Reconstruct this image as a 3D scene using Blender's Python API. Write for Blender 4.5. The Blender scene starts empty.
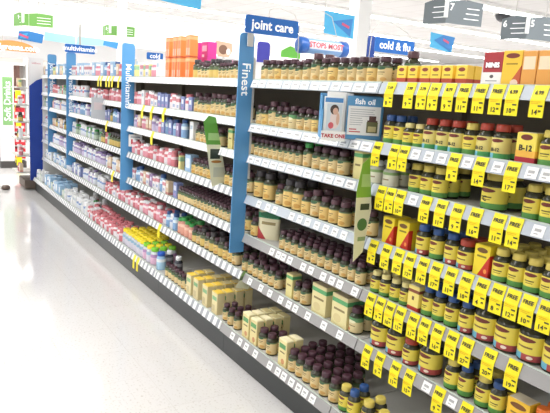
import bpy, bmesh, math, random
from mathutils import Matrix, Vector
R = random.Random(7)
S = bpy.context.scene
COL = S.collection
# ------------------------------------------------------------------ camera
F = 596.84; YAW, PIT, ROL = math.radians(32.383), math.radians(10.502), math.radians(3.633)
CH = 1.30                                   # camera height
fw = Vector((-math.cos(YAW)*math.cos(PIT), math.sin(YAW)*math.cos(PIT), -math.sin(PIT)))
_r = fw.cross(Vector((0, 0, 1))).normalized(); _u = _r.cross(fw)
rt = _r*math.cos(ROL)+_u*math.sin(ROL); up = -_r*math.sin(ROL)+_u*math.cos(ROL)
cam = bpy.data.cameras.new('camera'); co = bpy.data.objects.new('camera', cam); COL.objects.link(co)
cam.sensor_fit = 'HORIZONTAL'; cam.sensor_width = 36; cam.lens = F/550*36; cam.clip_start = .05; cam.clip_end = 200
m = Matrix((rt, up, -fw)).transposed().to_4x4(); m.translation = (0, 0, CH); co.matrix_world = m
S.camera = co
def ray(x, y): return fw + rt*((x-275)/F) + up*((206.5-y)/F)
def onX(x, y, X): q = ray(x, y); t = X/q.x; return Vector((X, q.y*t, CH+q.z*t))
def onY(x, y, Y): q = ray(x, y); t = Y/q.y; return Vector((q.x*t, Y, CH+q.z*t))
def onZ(x, y, Z): q = ray(x, y); t = (Z-CH)/q.z; return Vector((q.x*t, q.y*t, Z))
def Xat(x, Y, z):                           # X of a point at depth Y, height z seen in image column x
    k = (x-275)/F; a = rt-fw*k
    return -(Y*a.y+(z-CH)*a.z)/a.x
# ------------------------------------------------------------------ materials
MATS = {}
def lin(c):
    return tuple(((v/12.92) if v <= .04045 else ((v+.055)/1.055)**2.4) for v in c)
def hexc(h): h = h.lstrip('#'); return tuple(int(h[i:i+2], 16)/255 for i in (0, 2, 4))
def mat(name, col, rough=.5, metal=0, spec=.5, emit=0, trans=0, noise=0):
    if name in MATS: return MATS[name]
    m = bpy.data.materials.new(name); m.use_nodes = True; MATS[name] = m
    b = m.node_tree.nodes['Principled BSDF']
    c = lin(hexc(col))+(1,)
    b.inputs['Base Color'].default_value = c; b.inputs['Roughness'].default_value = rough
    b.inputs['Metallic'].default_value = metal; b.inputs['Specular IOR Level'].default_value = spec
    if trans: b.inputs['Transmission Weight'].default_value = trans
    if emit: b.inputs['Emission Color'].default_value = c; b.inputs['Emission Strength'].default_value = emit
    if noise:
        nt = m.node_tree; N = nt.nodes
        t = N.new('ShaderNodeTexNoise'); t.inputs['Scale'].default_value = 40; tc = N.new('ShaderNodeTexCoord')
        nt.links.new(tc.outputs['Object'], t.inputs['Vector'])
        mx = N.new('ShaderNodeMix'); mx.data_type = 'RGBA'; mx.inputs[6].default_value = c
        mx.inputs[7].default_value = tuple(v*(1-noise) for v in c[:3])+(1,)
        nt.links.new(t.outputs['Fac'], mx.inputs[0]); nt.links.new(mx.outputs[2], b.inputs['Base Color'])
    return m
def pmat(name, base, feats, rough=.45):
    """printed material in Generated coordinates; feats: ('band',z0,z1,col) ('rect',x0,x1,z0,z1,col) ('ell',cx,cz,rx,rz,col)
    ('diag',a,b,c,col): a*x+b*z>c   -- rect/ell/diag only on the front half"""
    if name in MATS: return MATS[name]
    m = bpy.data.materials.new(name); m.use_nodes = True; MATS[name] = m
    nt = m.node_tree; N = nt.nodes; L = nt.links; b = N['Principled BSDF']; b.inputs['Roughness'].default_value = rough
    tc = N.new('ShaderNodeTexCoord'); sp = N.new('ShaderNodeSeparateXYZ'); L.new(tc.outputs['Generated'], sp.inputs[0])
    X, Y, Z = sp.outputs
    def mth(op, a, c=None):
        n = N.new('ShaderNodeMath'); n.operation = op
        for i, v in enumerate((a, c)):
            if v is None: continue
            if isinstance(v, (int, float)): n.inputs[i].default_value = v
            else: L.new(v, n.inputs[i])
        return n.outputs[0]
    front = mth('LESS_THAN', Y, .5)
    rgb = N.new('ShaderNodeRGB'); rgb.outputs[0].default_value = lin(hexc(base))+(1,); cur = rgb.outputs[0]
    for f in feats:
        k = f[0]; col = lin(hexc(f[-1]))+(1,)
        if k == 'band': mk = mth('MULTIPLY', mth('GREATER_THAN', Z, f[1]), mth('LESS_THAN', Z, f[2]))
        elif k == 'rect':
            mk = mth('MULTIPLY', mth('MULTIPLY', mth('GREATER_THAN', X, f[1]), mth('LESS_THAN', X, f[2])), mth('MULTIPLY', mth('GREATER_THAN', Z, f[3]), mth('LESS_THAN', Z, f[4])))
            mk = mth('MULTIPLY', mk, front)
        elif k == 'ell':
            dx = mth('DIVIDE', mth('SUBTRACT', X, f[1]), f[3]); dz = mth('DIVIDE', mth('SUBTRACT', Z, f[2]), f[4])
            mk = mth('MULTIPLY', mth('LESS_THAN', mth('ADD', mth('MULTIPLY', dx, dx), mth('MULTIPLY', dz, dz)), 1), front)
        elif k == 'diag':
            mk = mth('MULTIPLY', mth('GREATER_THAN', mth('ADD', mth('MULTIPLY', X, f[1]), mth('MULTIPLY', Z, f[2])), f[3]), front)
        mx = N.new('ShaderNodeMix'); mx.data_type = 'RGBA'; L.new(mk, mx.inputs[0]); L.new(cur, mx.inputs[6]); mx.inputs[7].default_value = col
        cur = mx.outputs[2]
    L.new(cur, b.inputs['Base Color'])
    return m
# ------------------------------------------------------------------ mesh helpers
def bm_box(bm, x0, x1, y0, y1, z0, z1, mi=0):
    v = [bm.verts.new(p) for p in ((x0,y0,z0),(x1,y0,z0),(x1,y1,z0),(x0,y1,z0),(x0,y0,z1),(x1,y0,z1),(x1,y1,z1),(x0,y1,z1))]
    for q in ((0,3,2,1),(4,5,6,7),(0,1,5,4),(1,2,6,5),(2,3,7,6),(3,0,4,7)):
        f = bm.faces.new([v[i] for i in q]); f.material_index = mi
def bm_lathe(bm, prof, n=20, mi=0, cx=0, cy=0):
    rings = []
    for r, z in prof:
        rings.append([bm.verts.new((cx+r*math.cos(2*math.pi*i/n), cy+r*math.sin(2*math.pi*i/n), z)) for i in range(n)])
    for a, b in zip(rings, rings[1:]):
        for i in range(n):
            f = bm.faces.new((a[i], a[(i+1)%n], b[(i+1)%n], b[i])); f.material_index = mi; f.smooth = True
    f = bm.faces.new(rings[0][::-1]); f.material_index = mi
    f = bm.faces.new(rings[-1]); f.material_index = mi
def bm_tube(bm, pts, r, n=8, mi=0):
    rings = []
    for i, p in enumerate(pts):
        p = Vector(p); a = Vector(pts[max(0, i-1)]); b = Vector(pts[min(len(pts)-1, i+1)]); t = (b-a).normalized()
        e = Vector((0,0,1)) if abs(t.z) < .9 else Vector((1,0,0)); s = t.cross(e).normalized(); w = t.cross(s)
        rings.append([bm.verts.new(p+(s*math.cos(2*math.pi*k/n)+w*math.sin(2*math.pi*k/n))*r) for k in range(n)])
    for a, b in zip(rings, rings[1:]):
        for i in range(n):
            f = bm.faces.new((a[i], b[i], b[(i+1)%n], a[(i+1)%n])); f.material_index = mi; f.smooth = True
    bm.faces.new(rings[0]); bm.faces.new(rings[-1][::-1])
def mesh(name, bm, mats, bevel=0):
    if bevel: bmesh.ops.bevel(bm, geom=bm.edges[:], offset=bevel, segments=1, affect='EDGES')
    bmesh.ops.recalc_face_normals(bm, faces=bm.faces[:])
    me = bpy.data.meshes.new(name); bm.to_mesh(me); bm.free()
    for m in (mats if isinstance(mats, (list, tuple)) else [mats]): me.materials.append(m)
    return me
def obj(name, me, parent=None, loc=(0,0,0), rz=0):
    o = bpy.data.objects.new(name, me); COL.objects.link(o)
    if parent: o.parent = parent
    o.location = loc; o.rotation_euler = (0, 0, rz); return o
def tag(o, label, cat, group=None, kind=None):
    if label: o['label'] = label
    if cat: o['category'] = cat
    if group: o['group'] = group
    if kind: o['kind'] = kind
    return o
def struct(o, label=None):
    o['kind'] = 'structure'
    if label: o['label'] = label
    return o
def boxobj(name, x0, x1, y0, y1, z0, z1, m, parent=None, bevel=0):
    bm = bmesh.new(); bm_box(bm, x0, x1, y0, y1, z0, z1)
    return obj(name, mesh(name, bm, m, bevel), parent)
TXT = {}
def text_mesh(s, size, m, align='CENTER', ext=.0004, bold=0):
    k = (s, round(size, 4), m.name, align)
    if k in TXT: return TXT[k]
    c = bpy.data.curves.new('lettering', 'FONT'); c.body = s; c.size = size; c.align_x = align; c.align_y = 'CENTER'
    c.resolution_u = 2; c.extrude = ext; c.offset = bold
    o = bpy.data.objects.new('t', c); me = bpy.data.meshes.new_from_object(o)
    bpy.data.objects.remove(o); me.name = 'lettering'; me.transform(Matrix.Rotation(math.pi/2, 4, 'X'))
    me.materials.clear(); me.materials.append(m); TXT[k] = me; return me
def lettering(s, size, m, parent, loc=(0,0,0), roll=0, align='CENTER', name='lettering', bold=0):
    """letters facing local -Y; roll = clockwise turn seen from the front"""
    o = bpy.data.objects.new(name, text_mesh(s, size, m, align, bold=bold)); COL.objects.link(o); o.parent = parent
    o.location = loc; o.rotation_euler = (0, roll, 0); return o
def poly_me(name, pts, t, m, bevel=0):
    """pts (x,z) counter-clockwise seen from -Y, front face at y=0, thickness t behind"""
    bm = bmesh.new(); a = [bm.verts.new((x, 0, z)) for x, z in pts]; b = [bm.verts.new((x, t, z)) for x, z in pts]; n = len(pts)
    bm.faces.new(a); bm.faces.new(b[::-1])
    for i in range(n): bm.faces.new((a[i], a[(i+1)%n], b[(i+1)%n], b[i]))
    return mesh(name, bm, m)
def rrect(x0, x1, z0, z1, r, seg=4):
    p = []
    for cx, cz, a0 in ((x0+r, z0+r, 180), (x1-r, z0+r, 270), (x1-r, z1-r, 0), (x0+r, z1-r, 90)):
        for i in range(seg+1):
            a = math.radians(a0+90*i/seg); p.append((cx+r*math.cos(a), cz+r*math.sin(a)))
    return p
# ------------------------------------------------------------------ base materials
steel = mat('shelf_enamel', '#c9c8c2', .45, noise=.06)
backm = mat('back_panel_enamel', '#857a68', .6, noise=.1)
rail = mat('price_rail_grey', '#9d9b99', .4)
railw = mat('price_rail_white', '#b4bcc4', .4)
kick = mat('kick_plate_black', '#2c2f2f', .4)
white = mat('white_paint', '#f2f2f0', .5)
paper = mat('white_label_paper', '#f3f3f0', .6)
ink = mat('dark_ink', '#33302c', .6)
yel = mat('sale_tag_yellow', '#f5e411', .5)
yel2 = mat('sale_tag_gold', '#f0cf10', .5)
blue = mat('sign_blue', '#5a9acf', .4)
blued = mat('sign_deep_blue', '#1c6cc2', .4)
navy = mat('sign_navy', '#1c3f9c', .4)
wtxt = mat('white_lettering', '#ffffff', .5, emit=.25)
strip = mat('shelf_front_fence', '#c3cec4', .25)
def finish(): pass
# ------------------------------------------------------------------ shelving bays
D = 1.432; BW = .914; X0 = -1.616; BACK = 1.87
EX = -7.52                                 # far end of the run: the last bay is a half one
LV = [.067, -.141, -.291, -.491, -.687, -.886, -1.14]
LVA = [.069, -.124, -.288, -.481, -.673, -.885, -1.136]
def H(bay, k): return CH+(LVA if bay >= 2 else LV)[k]
def bayX(b): return (X0-b*BW if b < 7 else EX), X0-b*BW+BW        # left, right
def bay_of(X): return int(math.ceil((X0-X)/BW)) if X < X0 else 0
BAYP = ['right of fish oil display', 'right of Finest post', 'left of Finest post', 'right of Multivitamins post',
        'left of Multivitamins post', "right of Women's Health post", "left of Women's Health post", 'left of Joint Health post']
LEVP = ['top shelf', 'second shelf', 'third shelf', 'fourth shelf', 'fifth shelf', 'sixth shelf', 'bottom shelf']
# the x pixel of each white price label along a rail (bays next to the camera)
LBL = {(0,0): [], (0,1): [416,429,442,468,498,532,547], (0,2): [413.5,538.6], (0,3): [], (0,4): [], (0,5): [427,452], (0,6): [345,372,401,430],
       (1,4): [272,278.6,283.6,290,303.4,311,323.4,332,340,355], (1,5): [250,261,270,280.7,289,295.5,308,324,340],
       (1,6): [232.6,240,246.4,255.5,270,278,284,291.5,298.7,305,312.5], (1,3): [259,268,275,292,300,308,317,326,335,344]}
stripes = {}
def rail_mat(kind):
    """far rails: white labels with grey gaps, along the shelf in metres"""
    if kind in stripes: return stripes[kind]
    m = bpy.data.materials.new('price_rail_labels_'+kind); m.use_nodes = True; nt = m.node_tree; N = nt.nodes; L = nt.links
    b = N['Principled BSDF']; b.inputs['Roughness'].default_value = .4
    tc = N.new('ShaderNodeTexCoord'); sp = N.new('ShaderNodeSeparateXYZ'); L.new(tc.outputs['Object'], sp.inputs[0])
    f = N.new('ShaderNodeMath'); f.operation = 'FRACT'; s = N.new('ShaderNodeMath'); s.operation = 'MULTIPLY'; s.inputs[1].default_value = 16
    L.new(sp.outputs[0], s.inputs[0]); L.new(s.outputs[0], f.inputs[0])
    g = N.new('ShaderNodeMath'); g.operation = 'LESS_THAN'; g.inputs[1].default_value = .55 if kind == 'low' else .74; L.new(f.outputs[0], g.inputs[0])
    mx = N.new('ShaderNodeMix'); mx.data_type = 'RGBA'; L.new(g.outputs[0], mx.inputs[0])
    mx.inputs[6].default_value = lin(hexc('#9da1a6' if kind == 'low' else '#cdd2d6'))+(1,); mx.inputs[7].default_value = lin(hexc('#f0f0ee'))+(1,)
    L.new(mx.outputs[2], b.inputs['Base Color']); stripes[kind] = m; return m
LBME = {}
def label_me(w):
    k = round(w, 3)
    if k not in LBME:
        bm = bmesh.new(); bm_box(bm, -w/2, w/2, -.0012, 0, -.016, .016, 0)
        bm_box(bm, -w*.3, w*.25, -.0016, -.001, -.002, .006, 1); bm_box(bm, -w*.3, w*.05, -.0016, -.001, -.010, -.007, 1)
        LBME[k] = mesh('price_label', bm, [paper, mat('label_print', '#b0b0ae', .6)])
    return LBME[k]
TILT = math.atan2(.014, .037)
def railframe(X, z, front):                     # point on the rail's face, centre of its height
    return (X, front-.007-.0008, z-.0185)
def build_bay(b):
    x0, x1 = bayX(b); near = b <= 1
    root = obj('shelving_bay', None, None, ((x0+x1)/2, 1.6, 0)); cx = (x0+x1)/2
    lab = ['white steel shelving bay with rows of yellow sale tags, nearest the camera', 'shelving bay of purple-capped bottles just right of the Finest post',
           'shelving bay just left of the Finest post', 'shelving bay just right of the Multivitamins post', 'shelving bay just left of the Multivitamins post',
           "shelving bay just right of the Women's Health post", "shelving bay between the Women's Health and Joint Health posts", 'farthest shelving bay, left of the Joint Health post'][b]
    tag(root, lab, 'shelving', 'white steel shelving bays along the aisle')
    def P(name, a, bb, y0, y1, z0, z1, m, par=root, bev=0):
        bm = bmesh.new(); bm_box(bm, a-cx, bb-cx, y0-1.6, y1-1.6, z0, z1); return obj(name, mesh(name, bm, m, bev), par)
    top = H(b, 0)
    P('back_panel', x0+.002, x1-.002, BACK, BACK+.02, .12, top+.02 if b else top+.02, backm)
    for x in (x0+.001, x1-.016): P('upright', x, x+.015, BACK-.03, BACK, .12, top+.02, backm)
    P('kick_plate', x0+.001, x1-.001, D-.085, D-.075, 0, H(b,6)-.038, kick)
    if b == 7: P('end_panel', x0-.02, x0, D+.004, BACK, 0, top-.02, white)
    for k in range(7):
        z = H(b, k); f = D-.1 if k == 6 else D
        sh = P('base_deck' if k == 6 else 'shelf', x0+.002, x1-.002, f+.002, BACK-.001, z-.03 if k < 6 else z-.04, z-.004, steel, root)
        # tilted price rail
        bm = bmesh.new(); pts = [(f, z), (f+.004, z), (f+.004, z-.037), (f-.014, z-.037)]
        a = [bm.verts.new((x0+.003-cx, y-1.6, zz)) for y, zz in pts]; c = [bm.verts.new((x1-.003-cx, y-1.6, zz)) for y, zz in pts]
        bm.faces.new(a); bm.faces.new(c[::-1])
        for i in range(4): bm.faces.new((a[i], c[i], c[(i+1)%4], a[(i+1)%4]))
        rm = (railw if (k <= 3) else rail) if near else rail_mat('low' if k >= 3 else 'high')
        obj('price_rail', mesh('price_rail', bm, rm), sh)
        P('product_fence', x0+.004, x1-.004, f+.003, f+.006, z-.003, z+.005, strip, sh)
        if near:
            xs = LBL.get((b, k)); w = .036
            if xs is None:                       # upper rails are filled edge to edge
                n = 13 + (k % 2); w = .056; xl = [x0+.04+i*(BW-.08)/(n-1) for i in range(n)]
                xl = [x+R.uniform(-.004, .004) for x in xl]
            else: xl = [Xat(x, f-.007, z-.018) for x in xs]
            if (b, k) == (0, 0): xl = []
            for x in xl:
                if not (x0+w/2 < x < x1-w/2): continue
                o = obj('price_label', label_me(w), sh, (x-cx, f-.0078-1.6, z-.0185)); o.rotation_euler = (-TILT, 0, 0)
for b in range(8): build_bay(b)
# pegboard riser on top of the nearest bay
bm = bmesh.new(); x0, x1 = bayX(0); z0 = H(0,0)+.021
bm_box(bm, x0+.2, x1, BACK-.004, BACK+.012, z0, z0+.09, 0)
for i in range(26):
    for j in range(3):
        bm_lathe(bm, [(.003, 0), (.003, .001)], 8, 1)
        vs = bm.verts[-16:] if False else None
bm.free()
bm = bmesh.new(); bm_box(bm, x0+.2, x1, BACK+.001, BACK+.012, z0, z0+.095, 0)
for i in range(26):
    for j in range(3):
        x = x0+.23+i*.0254; z = z0+.02+j*.0254
        bm_box(bm, x-.003, x+.003, BACK, BACK+.0012, z-.003, z+.003, 1)
tag(obj('pegboard_riser', mesh('pegboard_riser', bm, [mat('pegboard_cream', '#efe6cf', .6), ink])), 'cream perforated riser board above the top shelf, left of the red and white carton', 'board')
# ------------------------------------------------------------------ products
amber = mat('amber_plastic', '#3a3a2a', .18)
amberg = mat('dark_green_plastic', '#2e3a22', .2)
purple = mat('purple_cap', '#4a2c36', .4); purple2 = mat('brown_purple_cap', '#583840', .4)
ycap = mat('yellow_cap', '#d4c05c', .4); bcap = mat('blue_cap', '#2c5088', .35); rcap = mat('red_cap', '#a83c28', .4)
gcap = mat('green_cap', '#3f9a4c', .4); wcap = mat('white_cap', '#eef0f2', .4); ocap = mat('orange_cap', '#e0702a', .4); dcap = mat('dark_cap', '#3a3638', .4)
crcap = mat('cream_cap', '#ddd08a', .4)
nbL = pmat('label_cream_green', '#dcc590', [('band', .90, 1.0, '#56704a'), ('ell', .5, .88, .33, .10, '#345a3c'), ('rect', .2, .8, .60, .66, '#6b5a30'), ('rect', .28, .72, .48, .53, '#8d7a46'), ('ell', .72, .2, .2, .12, '#cfa45c'), ('band', 0, .05, '#b59a58')])
nbL2 = pmat('label_yellow_cream', '#dfc077', [('band', .92, 1.0, '#4e6a42'), ('rect', .2, .8, .62, .68, '#6b5a30'), ('rect', .3, .7, .48, .53, '#8d7a46'), ('ell', .7, .22, .22, .14, '#c8994a')])
nbLg = pmat('label_cream_green_top', '#d9c794', [('band', .72, 1.0, '#5a8f5c'), ('ell', .5, .72, .32, .1, '#e8e2c0'), ('rect', .2, .8, .42, .48, '#7b6a3c'), ('ell', .3, .18, .14, .1, '#c8743a')])
nmL = pmat('label_yellow_green', '#e6d454', [('band', 0, .26, '#5a9648'), ('ell', .5, .84, .34, .1, '#6e2a20'), ('rect', .25, .75, .5, .56, '#5b4a1c'), ('rect', .3, .7, .4, .44, '#8b7a2c')])
nmLb = pmat('label_yellow_redblue', '#e6d454', [('band', 0, .26, '#b04a48'), ('rect', 0, .42, 0, .26, '#6fb6cf'), ('ell', .5, .84, .34, .1, '#6e2a20'), ('rect', .22, .78, .5, .57, '#7b5a2c'), ('ell', .72, .13, .1, .07, '#f0e0d0')])
nmLt = pmat('label_yellow_teal', '#dfd07a', [('band', 0, .24, '#4aa05a'), ('rect', 0, .4, 0, .24, '#7cc4dc'), ('ell', .5, .86, .34, .09, '#6e2a20')])
clL = pmat('label_pale', '#dcd9c4', [('band', .8, 1, '#86a866'), ('rect', .25, .75, .4, .5, '#9a8a6a')])
def cl(name, base, *f): return pmat('label_'+name, base, list(f))
SPEC = {}
def sp(key, shape, w, h, cap, label, body, look, cat='bottle', name=None, d=None, cr=.74):
    SPEC[key] = dict(key=key, shape=shape, w=w, h=h, cap=cap, label=label, body=body, look=look, cat=cat, name=name or ('medicine_bottle' if key in ('rw', 'rr', 'rd', 'pk', 'pr', 'wb', 'wbb', 'wg', 'or', 'wcb') else 'supplement_bottle' if shape == 'bottle' else 'carton'), d=d or w, cr=cr)
sp('nb', 'bottle', .052, .098, purple, nbL, amber, 'purple-capped cream-label bottle')
sp('nbs', 'bottle', .043, .088, purple, nbL, amber, 'small purple-capped bottle')
sp('nbm', 'bottle', .050, .095, purple, nbL2, amber, 'purple-capped yellow-cream bottle')
sp('nbl', 'bottle', .066, .132, dcap, nbL2, amber, 'large dark-capped bottle')
sp('nbr', 'bottle', .054, .100, purple2, nbL2, amber, 'maroon-capped yellow-label bottle')
sp('nbt', 'bottle', .056, .118, purple2, nbL, amber, 'tall maroon-capped bottle')
sp('nbg', 'bottle', .056, .105, purple, nbLg, amberg, 'green-banded purple-capped bottle')
sp('nbgg', 'bottle', .048, .108, gcap, nbL, amberg, 'green-capped cream-label bottle')
sp('nmy', 'bottle', .052, .100, ycap, nmL, amber, 'yellow-capped yellow-label bottle', name='vitamin_bottle')
sp('nmys', 'bottle', .044, .082, crcap, nmL, amber, 'small yellow-capped bottle', name='vitamin_bottle')
sp('nmb', 'bottle', .048, .104, bcap, nmL, amber, 'blue-capped yellow-label bottle', name='vitamin_bottle')
sp('nmbr', 'bottle', .050, .104, bcap, nmLb, amber, 'blue-capped red-banded bottle', name='vitamin_bottle')
sp('nmr', 'bottle', .054, .104, rcap, nmLt, amber, 'red-capped B-12 bottle', name='vitamin_bottle')
sp('nmj', 'bottle', .078, .125, dcap, nmLb, amber, 'wide vitamin jar', cat='jar', name='vitamin_jar', cr=.8)
sp('nmjs', 'bottle', .058, .095, rcap, nmLb, amber, 'small vitamin jar', cat='jar', name='vitamin_jar', cr=.8)
sp('nmc', 'bottle', .076, .113, ycap, nmL, amber, 'large C bottle', name='vitamin_bottle')
sp('nmo', 'bottle', .05, .09, ocap, nmLb, amber, 'orange-capped vitamin bottle', name='vitamin_bottle')
sp('clj', 'bottle', .058, .085, wcap, clL, mat('clear_grey_plastic', '#b8b8ac', .15), 'pale low jar', cat='jar', name='supplement_jar')
sp('wcb', 'bottle', .062, .135, wcap, cl('dark', '#4a4a50', ('band', .1, .5, '#8a8a90')), mat('smoky_plastic', '#3d4048', .15), 'white-capped dark bottle')
sp('ky', 'bottle', .058, .115, mat('lemon_cap', '#f2da2c', .4), cl('kids', '#cfc9d8', ('band', .5, .8, '#6aa8c4'), ('ell', .5, .35, .3, .2, '#d07aa0')), mat('clear_kids', '#c9cfd4', .2), 'yellow-capped gummy jar', cat='jar', name='gummy_jar', cr=.86)
sp('kg', 'bottle', .058, .115, mat('lime_cap', '#7cc832', .4), cl('kidsg', '#d8a0c0', ('band', .4, .75, '#a058a8')), mat('clear_kids', '#c9cfd4', .2), 'lime-capped gummy jar', cat='jar', name='gummy_jar', cr=.86)
sp('kb', 'bottle', .058, .115, mat('royal_cap', '#1d57b8', .4), cl('kidsb', '#8ec6e4', ('band', .3, .6, '#e8f0f4')), mat('clear_blue', '#7ab4dc', .2), 'blue-capped gummy jar', cat='jar', name='gummy_jar', cr=.86)
red = mat('red_plastic', '#c8283c', .35); pink = mat('pink_plastic', '#dc6a84', .35)
sp('rw', 'bottle', .062, .12, wcap, cl('redlab', '#d8405a', ('band', .3, .6, '#f2dfe2')), mat('white_plastic', '#f0eeee', .3), 'large red-labelled bottle', cr=.9)
sp('rr', 'bottle', .056, .108, red, cl('redlab2', '#e8e0e4', ('band', .5, .9, '#d02840')), mat('white_plastic', '#f0eeee', .3), 'red-capped white bottle', cr=.85)
sp('rd', 'bottle', .048, .1, red, cl('redlab3', '#cc3448', ('band', .3, .55, '#f0d0d4')), red, 'small red bottle', cr=.85)
sp('pk', 'bottle', .05, .11, wcap, cl('pinklab', '#e07c90', ('band', .2, .5, '#f4e4e8')), pink, 'white-capped pink bottle', cr=.8)
sp('pr', 'bottle', .05, .11, mat('violet_cap', '#7a5aa8', .4), cl('purplelab', '#c6b8dc', ('band', .2, .5, '#8060a8')), mat('white_plastic', '#f0eeee', .3), 'violet-capped white bottle', cr=.8)
sp('wb', 'bottle', .056, .11, wcap, cl('bluelab', '#dfe6f0', ('band', .3, .6, '#5a8ac8')), mat('white_plastic', '#f0eeee', .3), 'blue-banded white bottle', cr=.86)
sp('wbb', 'bottle', .05, .12, bcap, cl('bluelab2', '#4a90c8', ('band', .3, .6, '#dfeef8')), mat('clear_blue', '#7ab4dc', .2), 'sky-blue bottle', cr=.8)
sp('wg', 'bottle', .056, .1, gcap, cl('greenlab', '#b8d0b4', ('band', .3, .6, '#4a8a5a')), mat('dull_green_plastic', '#5c7a62', .3), 'green-capped green bottle', cr=.86)
sp('or', 'bottle', .054, .115, gcap, cl('oranglab', '#e08a62', ('band', .2, .5, '#f0c0a0')), mat('orange_plastic', '#c8683c', .3), 'green-capped orange bottle', cr=.86)
sp('dk', 'bottle', .054, .11, dcap, cl('darklab', '#d4b868', ('band', .7, 1, '#5a6a4a')), amber, 'dark-capped tan-label bottle')
def bx(key, w, d, h, base, feats, look, name='carton', cat='carton'):
    sp(key, 'box', w, h, None, pmat('print_'+key, base, feats), None, look, cat=cat, name=name, d=d)
bx('cb', .062, .038, .122, '#e6d79a', [('band', .96, 1, '#efe6bc'), ('rect', .1, .9, .66, .84, '#5b9a5a'), ('rect', .2, .8, .5, .55, '#7a6a3a'), ('ell', .6, .2, .2, .1, '#c98a5a')], 'green-patched cream carton')
bx('yb', .062, .045, .118, '#e2d4a2', [('band', .97, 1, '#e9c74a'), ('rect', .1, .9, .62, .8, '#7fb07a'), ('rect', .1, .6, .1, .4, '#c9b98a')], 'yellow-topped cream carton')
bx('gb', .098, .06, .128, '#e4d8a0', [('band', .74, .88, '#5aa86a'), ('band', .88, 1, '#dcd09a'), ('rect', .15, .85, .5, .57, '#8a7a4a'), ('ell', .4, .25, .25, .14, '#d8c890')], 'large green-banded cream carton')
bx('gbs', .05, .05, .11, '#e0d490', [('band', .8, .93, '#5aa86a'), ('rect', .2, .8, .5, .57, '#8a7a4a')], 'slim green-banded carton')
bx('sy', .044, .03, .062, '#f0cf4a', [('band', 0, .36, '#b8482e'), ('ell', .5, .8, .3, .1, '#8a3a28'), ('rect', .2, .8, .5, .56, '#8a6a2c')], 'small red-based yellow carton')
bx('mini', .066, .045, .098, '#f2efea', [('band', .42, 1, '#a83238'), ('rect', .12, .88, .52, .72, '#7c2028'), ('ell', .5, .3, .1, .05, '#555050'), ('rect', .2, .8, .16, .19, '#9a9a9a')], 'red and white carton')
bx('omg', .062, .05, .100, '#efc23a', [('ell', .5, .86, .36, .07, '#7a3226'), ('rect', .2, .8, .62, .66, '#a08020'), ('diag', 1, -1.1, .35, '#c25a30'), ('ell', .7, .12, .2, .1, '#f0d8c0')], 'orange-cornered yellow carton')
bx('obs', .045, .08, .098, '#e2a04c', [('rect', .1, .9, .5, .85, '#e8d8b8')], 'sideways orange carton')
bx('b12', .062, .045, .088, '#f0dc5a', [('band', 0, .24, '#b02838'), ('ell', .5, .86, .3, .09, '#6e2a20'), ('band', .24, .45, '#f0b848')], 'yellow B-12 carton')
bx('omb', .056, .04, .098, '#eed52e', [('diag', 1, -1, .28, '#c8301e'), ('ell', .5, .84, .34, .08, '#6e4a20'), ('rect', .2, .8, .62, .68, '#8a7a20'), ('ell', .8, .22, .1, .07, '#e89040')], 'red-cornered yellow carton')
bx('rb', .05, .04, .09, '#eedc7a', [('band', 0, .2, '#b83a30'), ('band', .74, .86, '#8a4a30'), ('rect', .4, .6, .45, .6, '#6a4a2a')], 'red-footed cream carton')
bx('yc', .072, .05, .085, '#f0c030', [('ell', .5, .8, .36, .1, '#7a4a20'), ('rect', .2, .8, .5, .56, '#8a6a20')], 'golden yellow carton')
bx('ob', .062, .05, .124, '#ee8a48', [('band', .8, .94, '#f2ac74'), ('rect', .12, .88, .1, .42, '#eeb090'), ('rect', .45, .6, .1, .8, '#d85a38'), ('band', 0, .06, '#c8582c')], 'tall orange carton')
bx('mg', .09, .06, .112, '#d23c94', [('rect', .15, .85, .5, .8, '#f0c0dc'), ('rect', .15, .5, .2, .34, '#f6e0ee')], 'magenta carton')
bx('wbx', .06, .04, .1, '#eae6e8', [('band', .6, .85, '#c84a5a'), ('rect', .2, .8, .2, .4, '#8aa0c8')], 'red-striped white carton')
bx('bbx', .06, .045, .105, '#3f5fae', [('rect', .2, .8, .5, .8, '#dde4f2'), ('rect', .2, .8, .15, .3, '#8a5ab0')], 'deep blue carton')
bx('pbx', .055, .045, .105, '#7a4a98', [('rect', .2, .8, .5, .8, '#e0d4ea')], 'purple carton')
bx('sbx', .09, .06, .12, '#7fb4da', [('rect', .15, .85, .25, .8, '#e6eef4')], 'pale blue carton')
bx('wwx', .055, .04, .12, '#eef0ee', [('rect', .15, .85, .6, .8, '#9ab8c8')], 'plain white carton')
bx('tbx', .05, .04, .1, '#d8b88a', [('rect', .15, .85, .5, .8, '#e8e0d0'), ('band', 0, .2, '#c05a3a')], 'tan carton')
bx('grb', .08, .05, .08, '#b8c8b4', [('rect', .15, .85, .4, .8, '#e6ece4')], 'pale green carton')
bx('brn', .07, .03, .08, '#7a5a42', [('rect', .15, .85, .3, .8, '#d8b48a')], 'brown carton')
bx('col', .03, .03, .09, '#e8d86a', [('band', .6, .9, '#6aae6a')], 'slim yellow-green carton')
PROTO = {}
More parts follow.
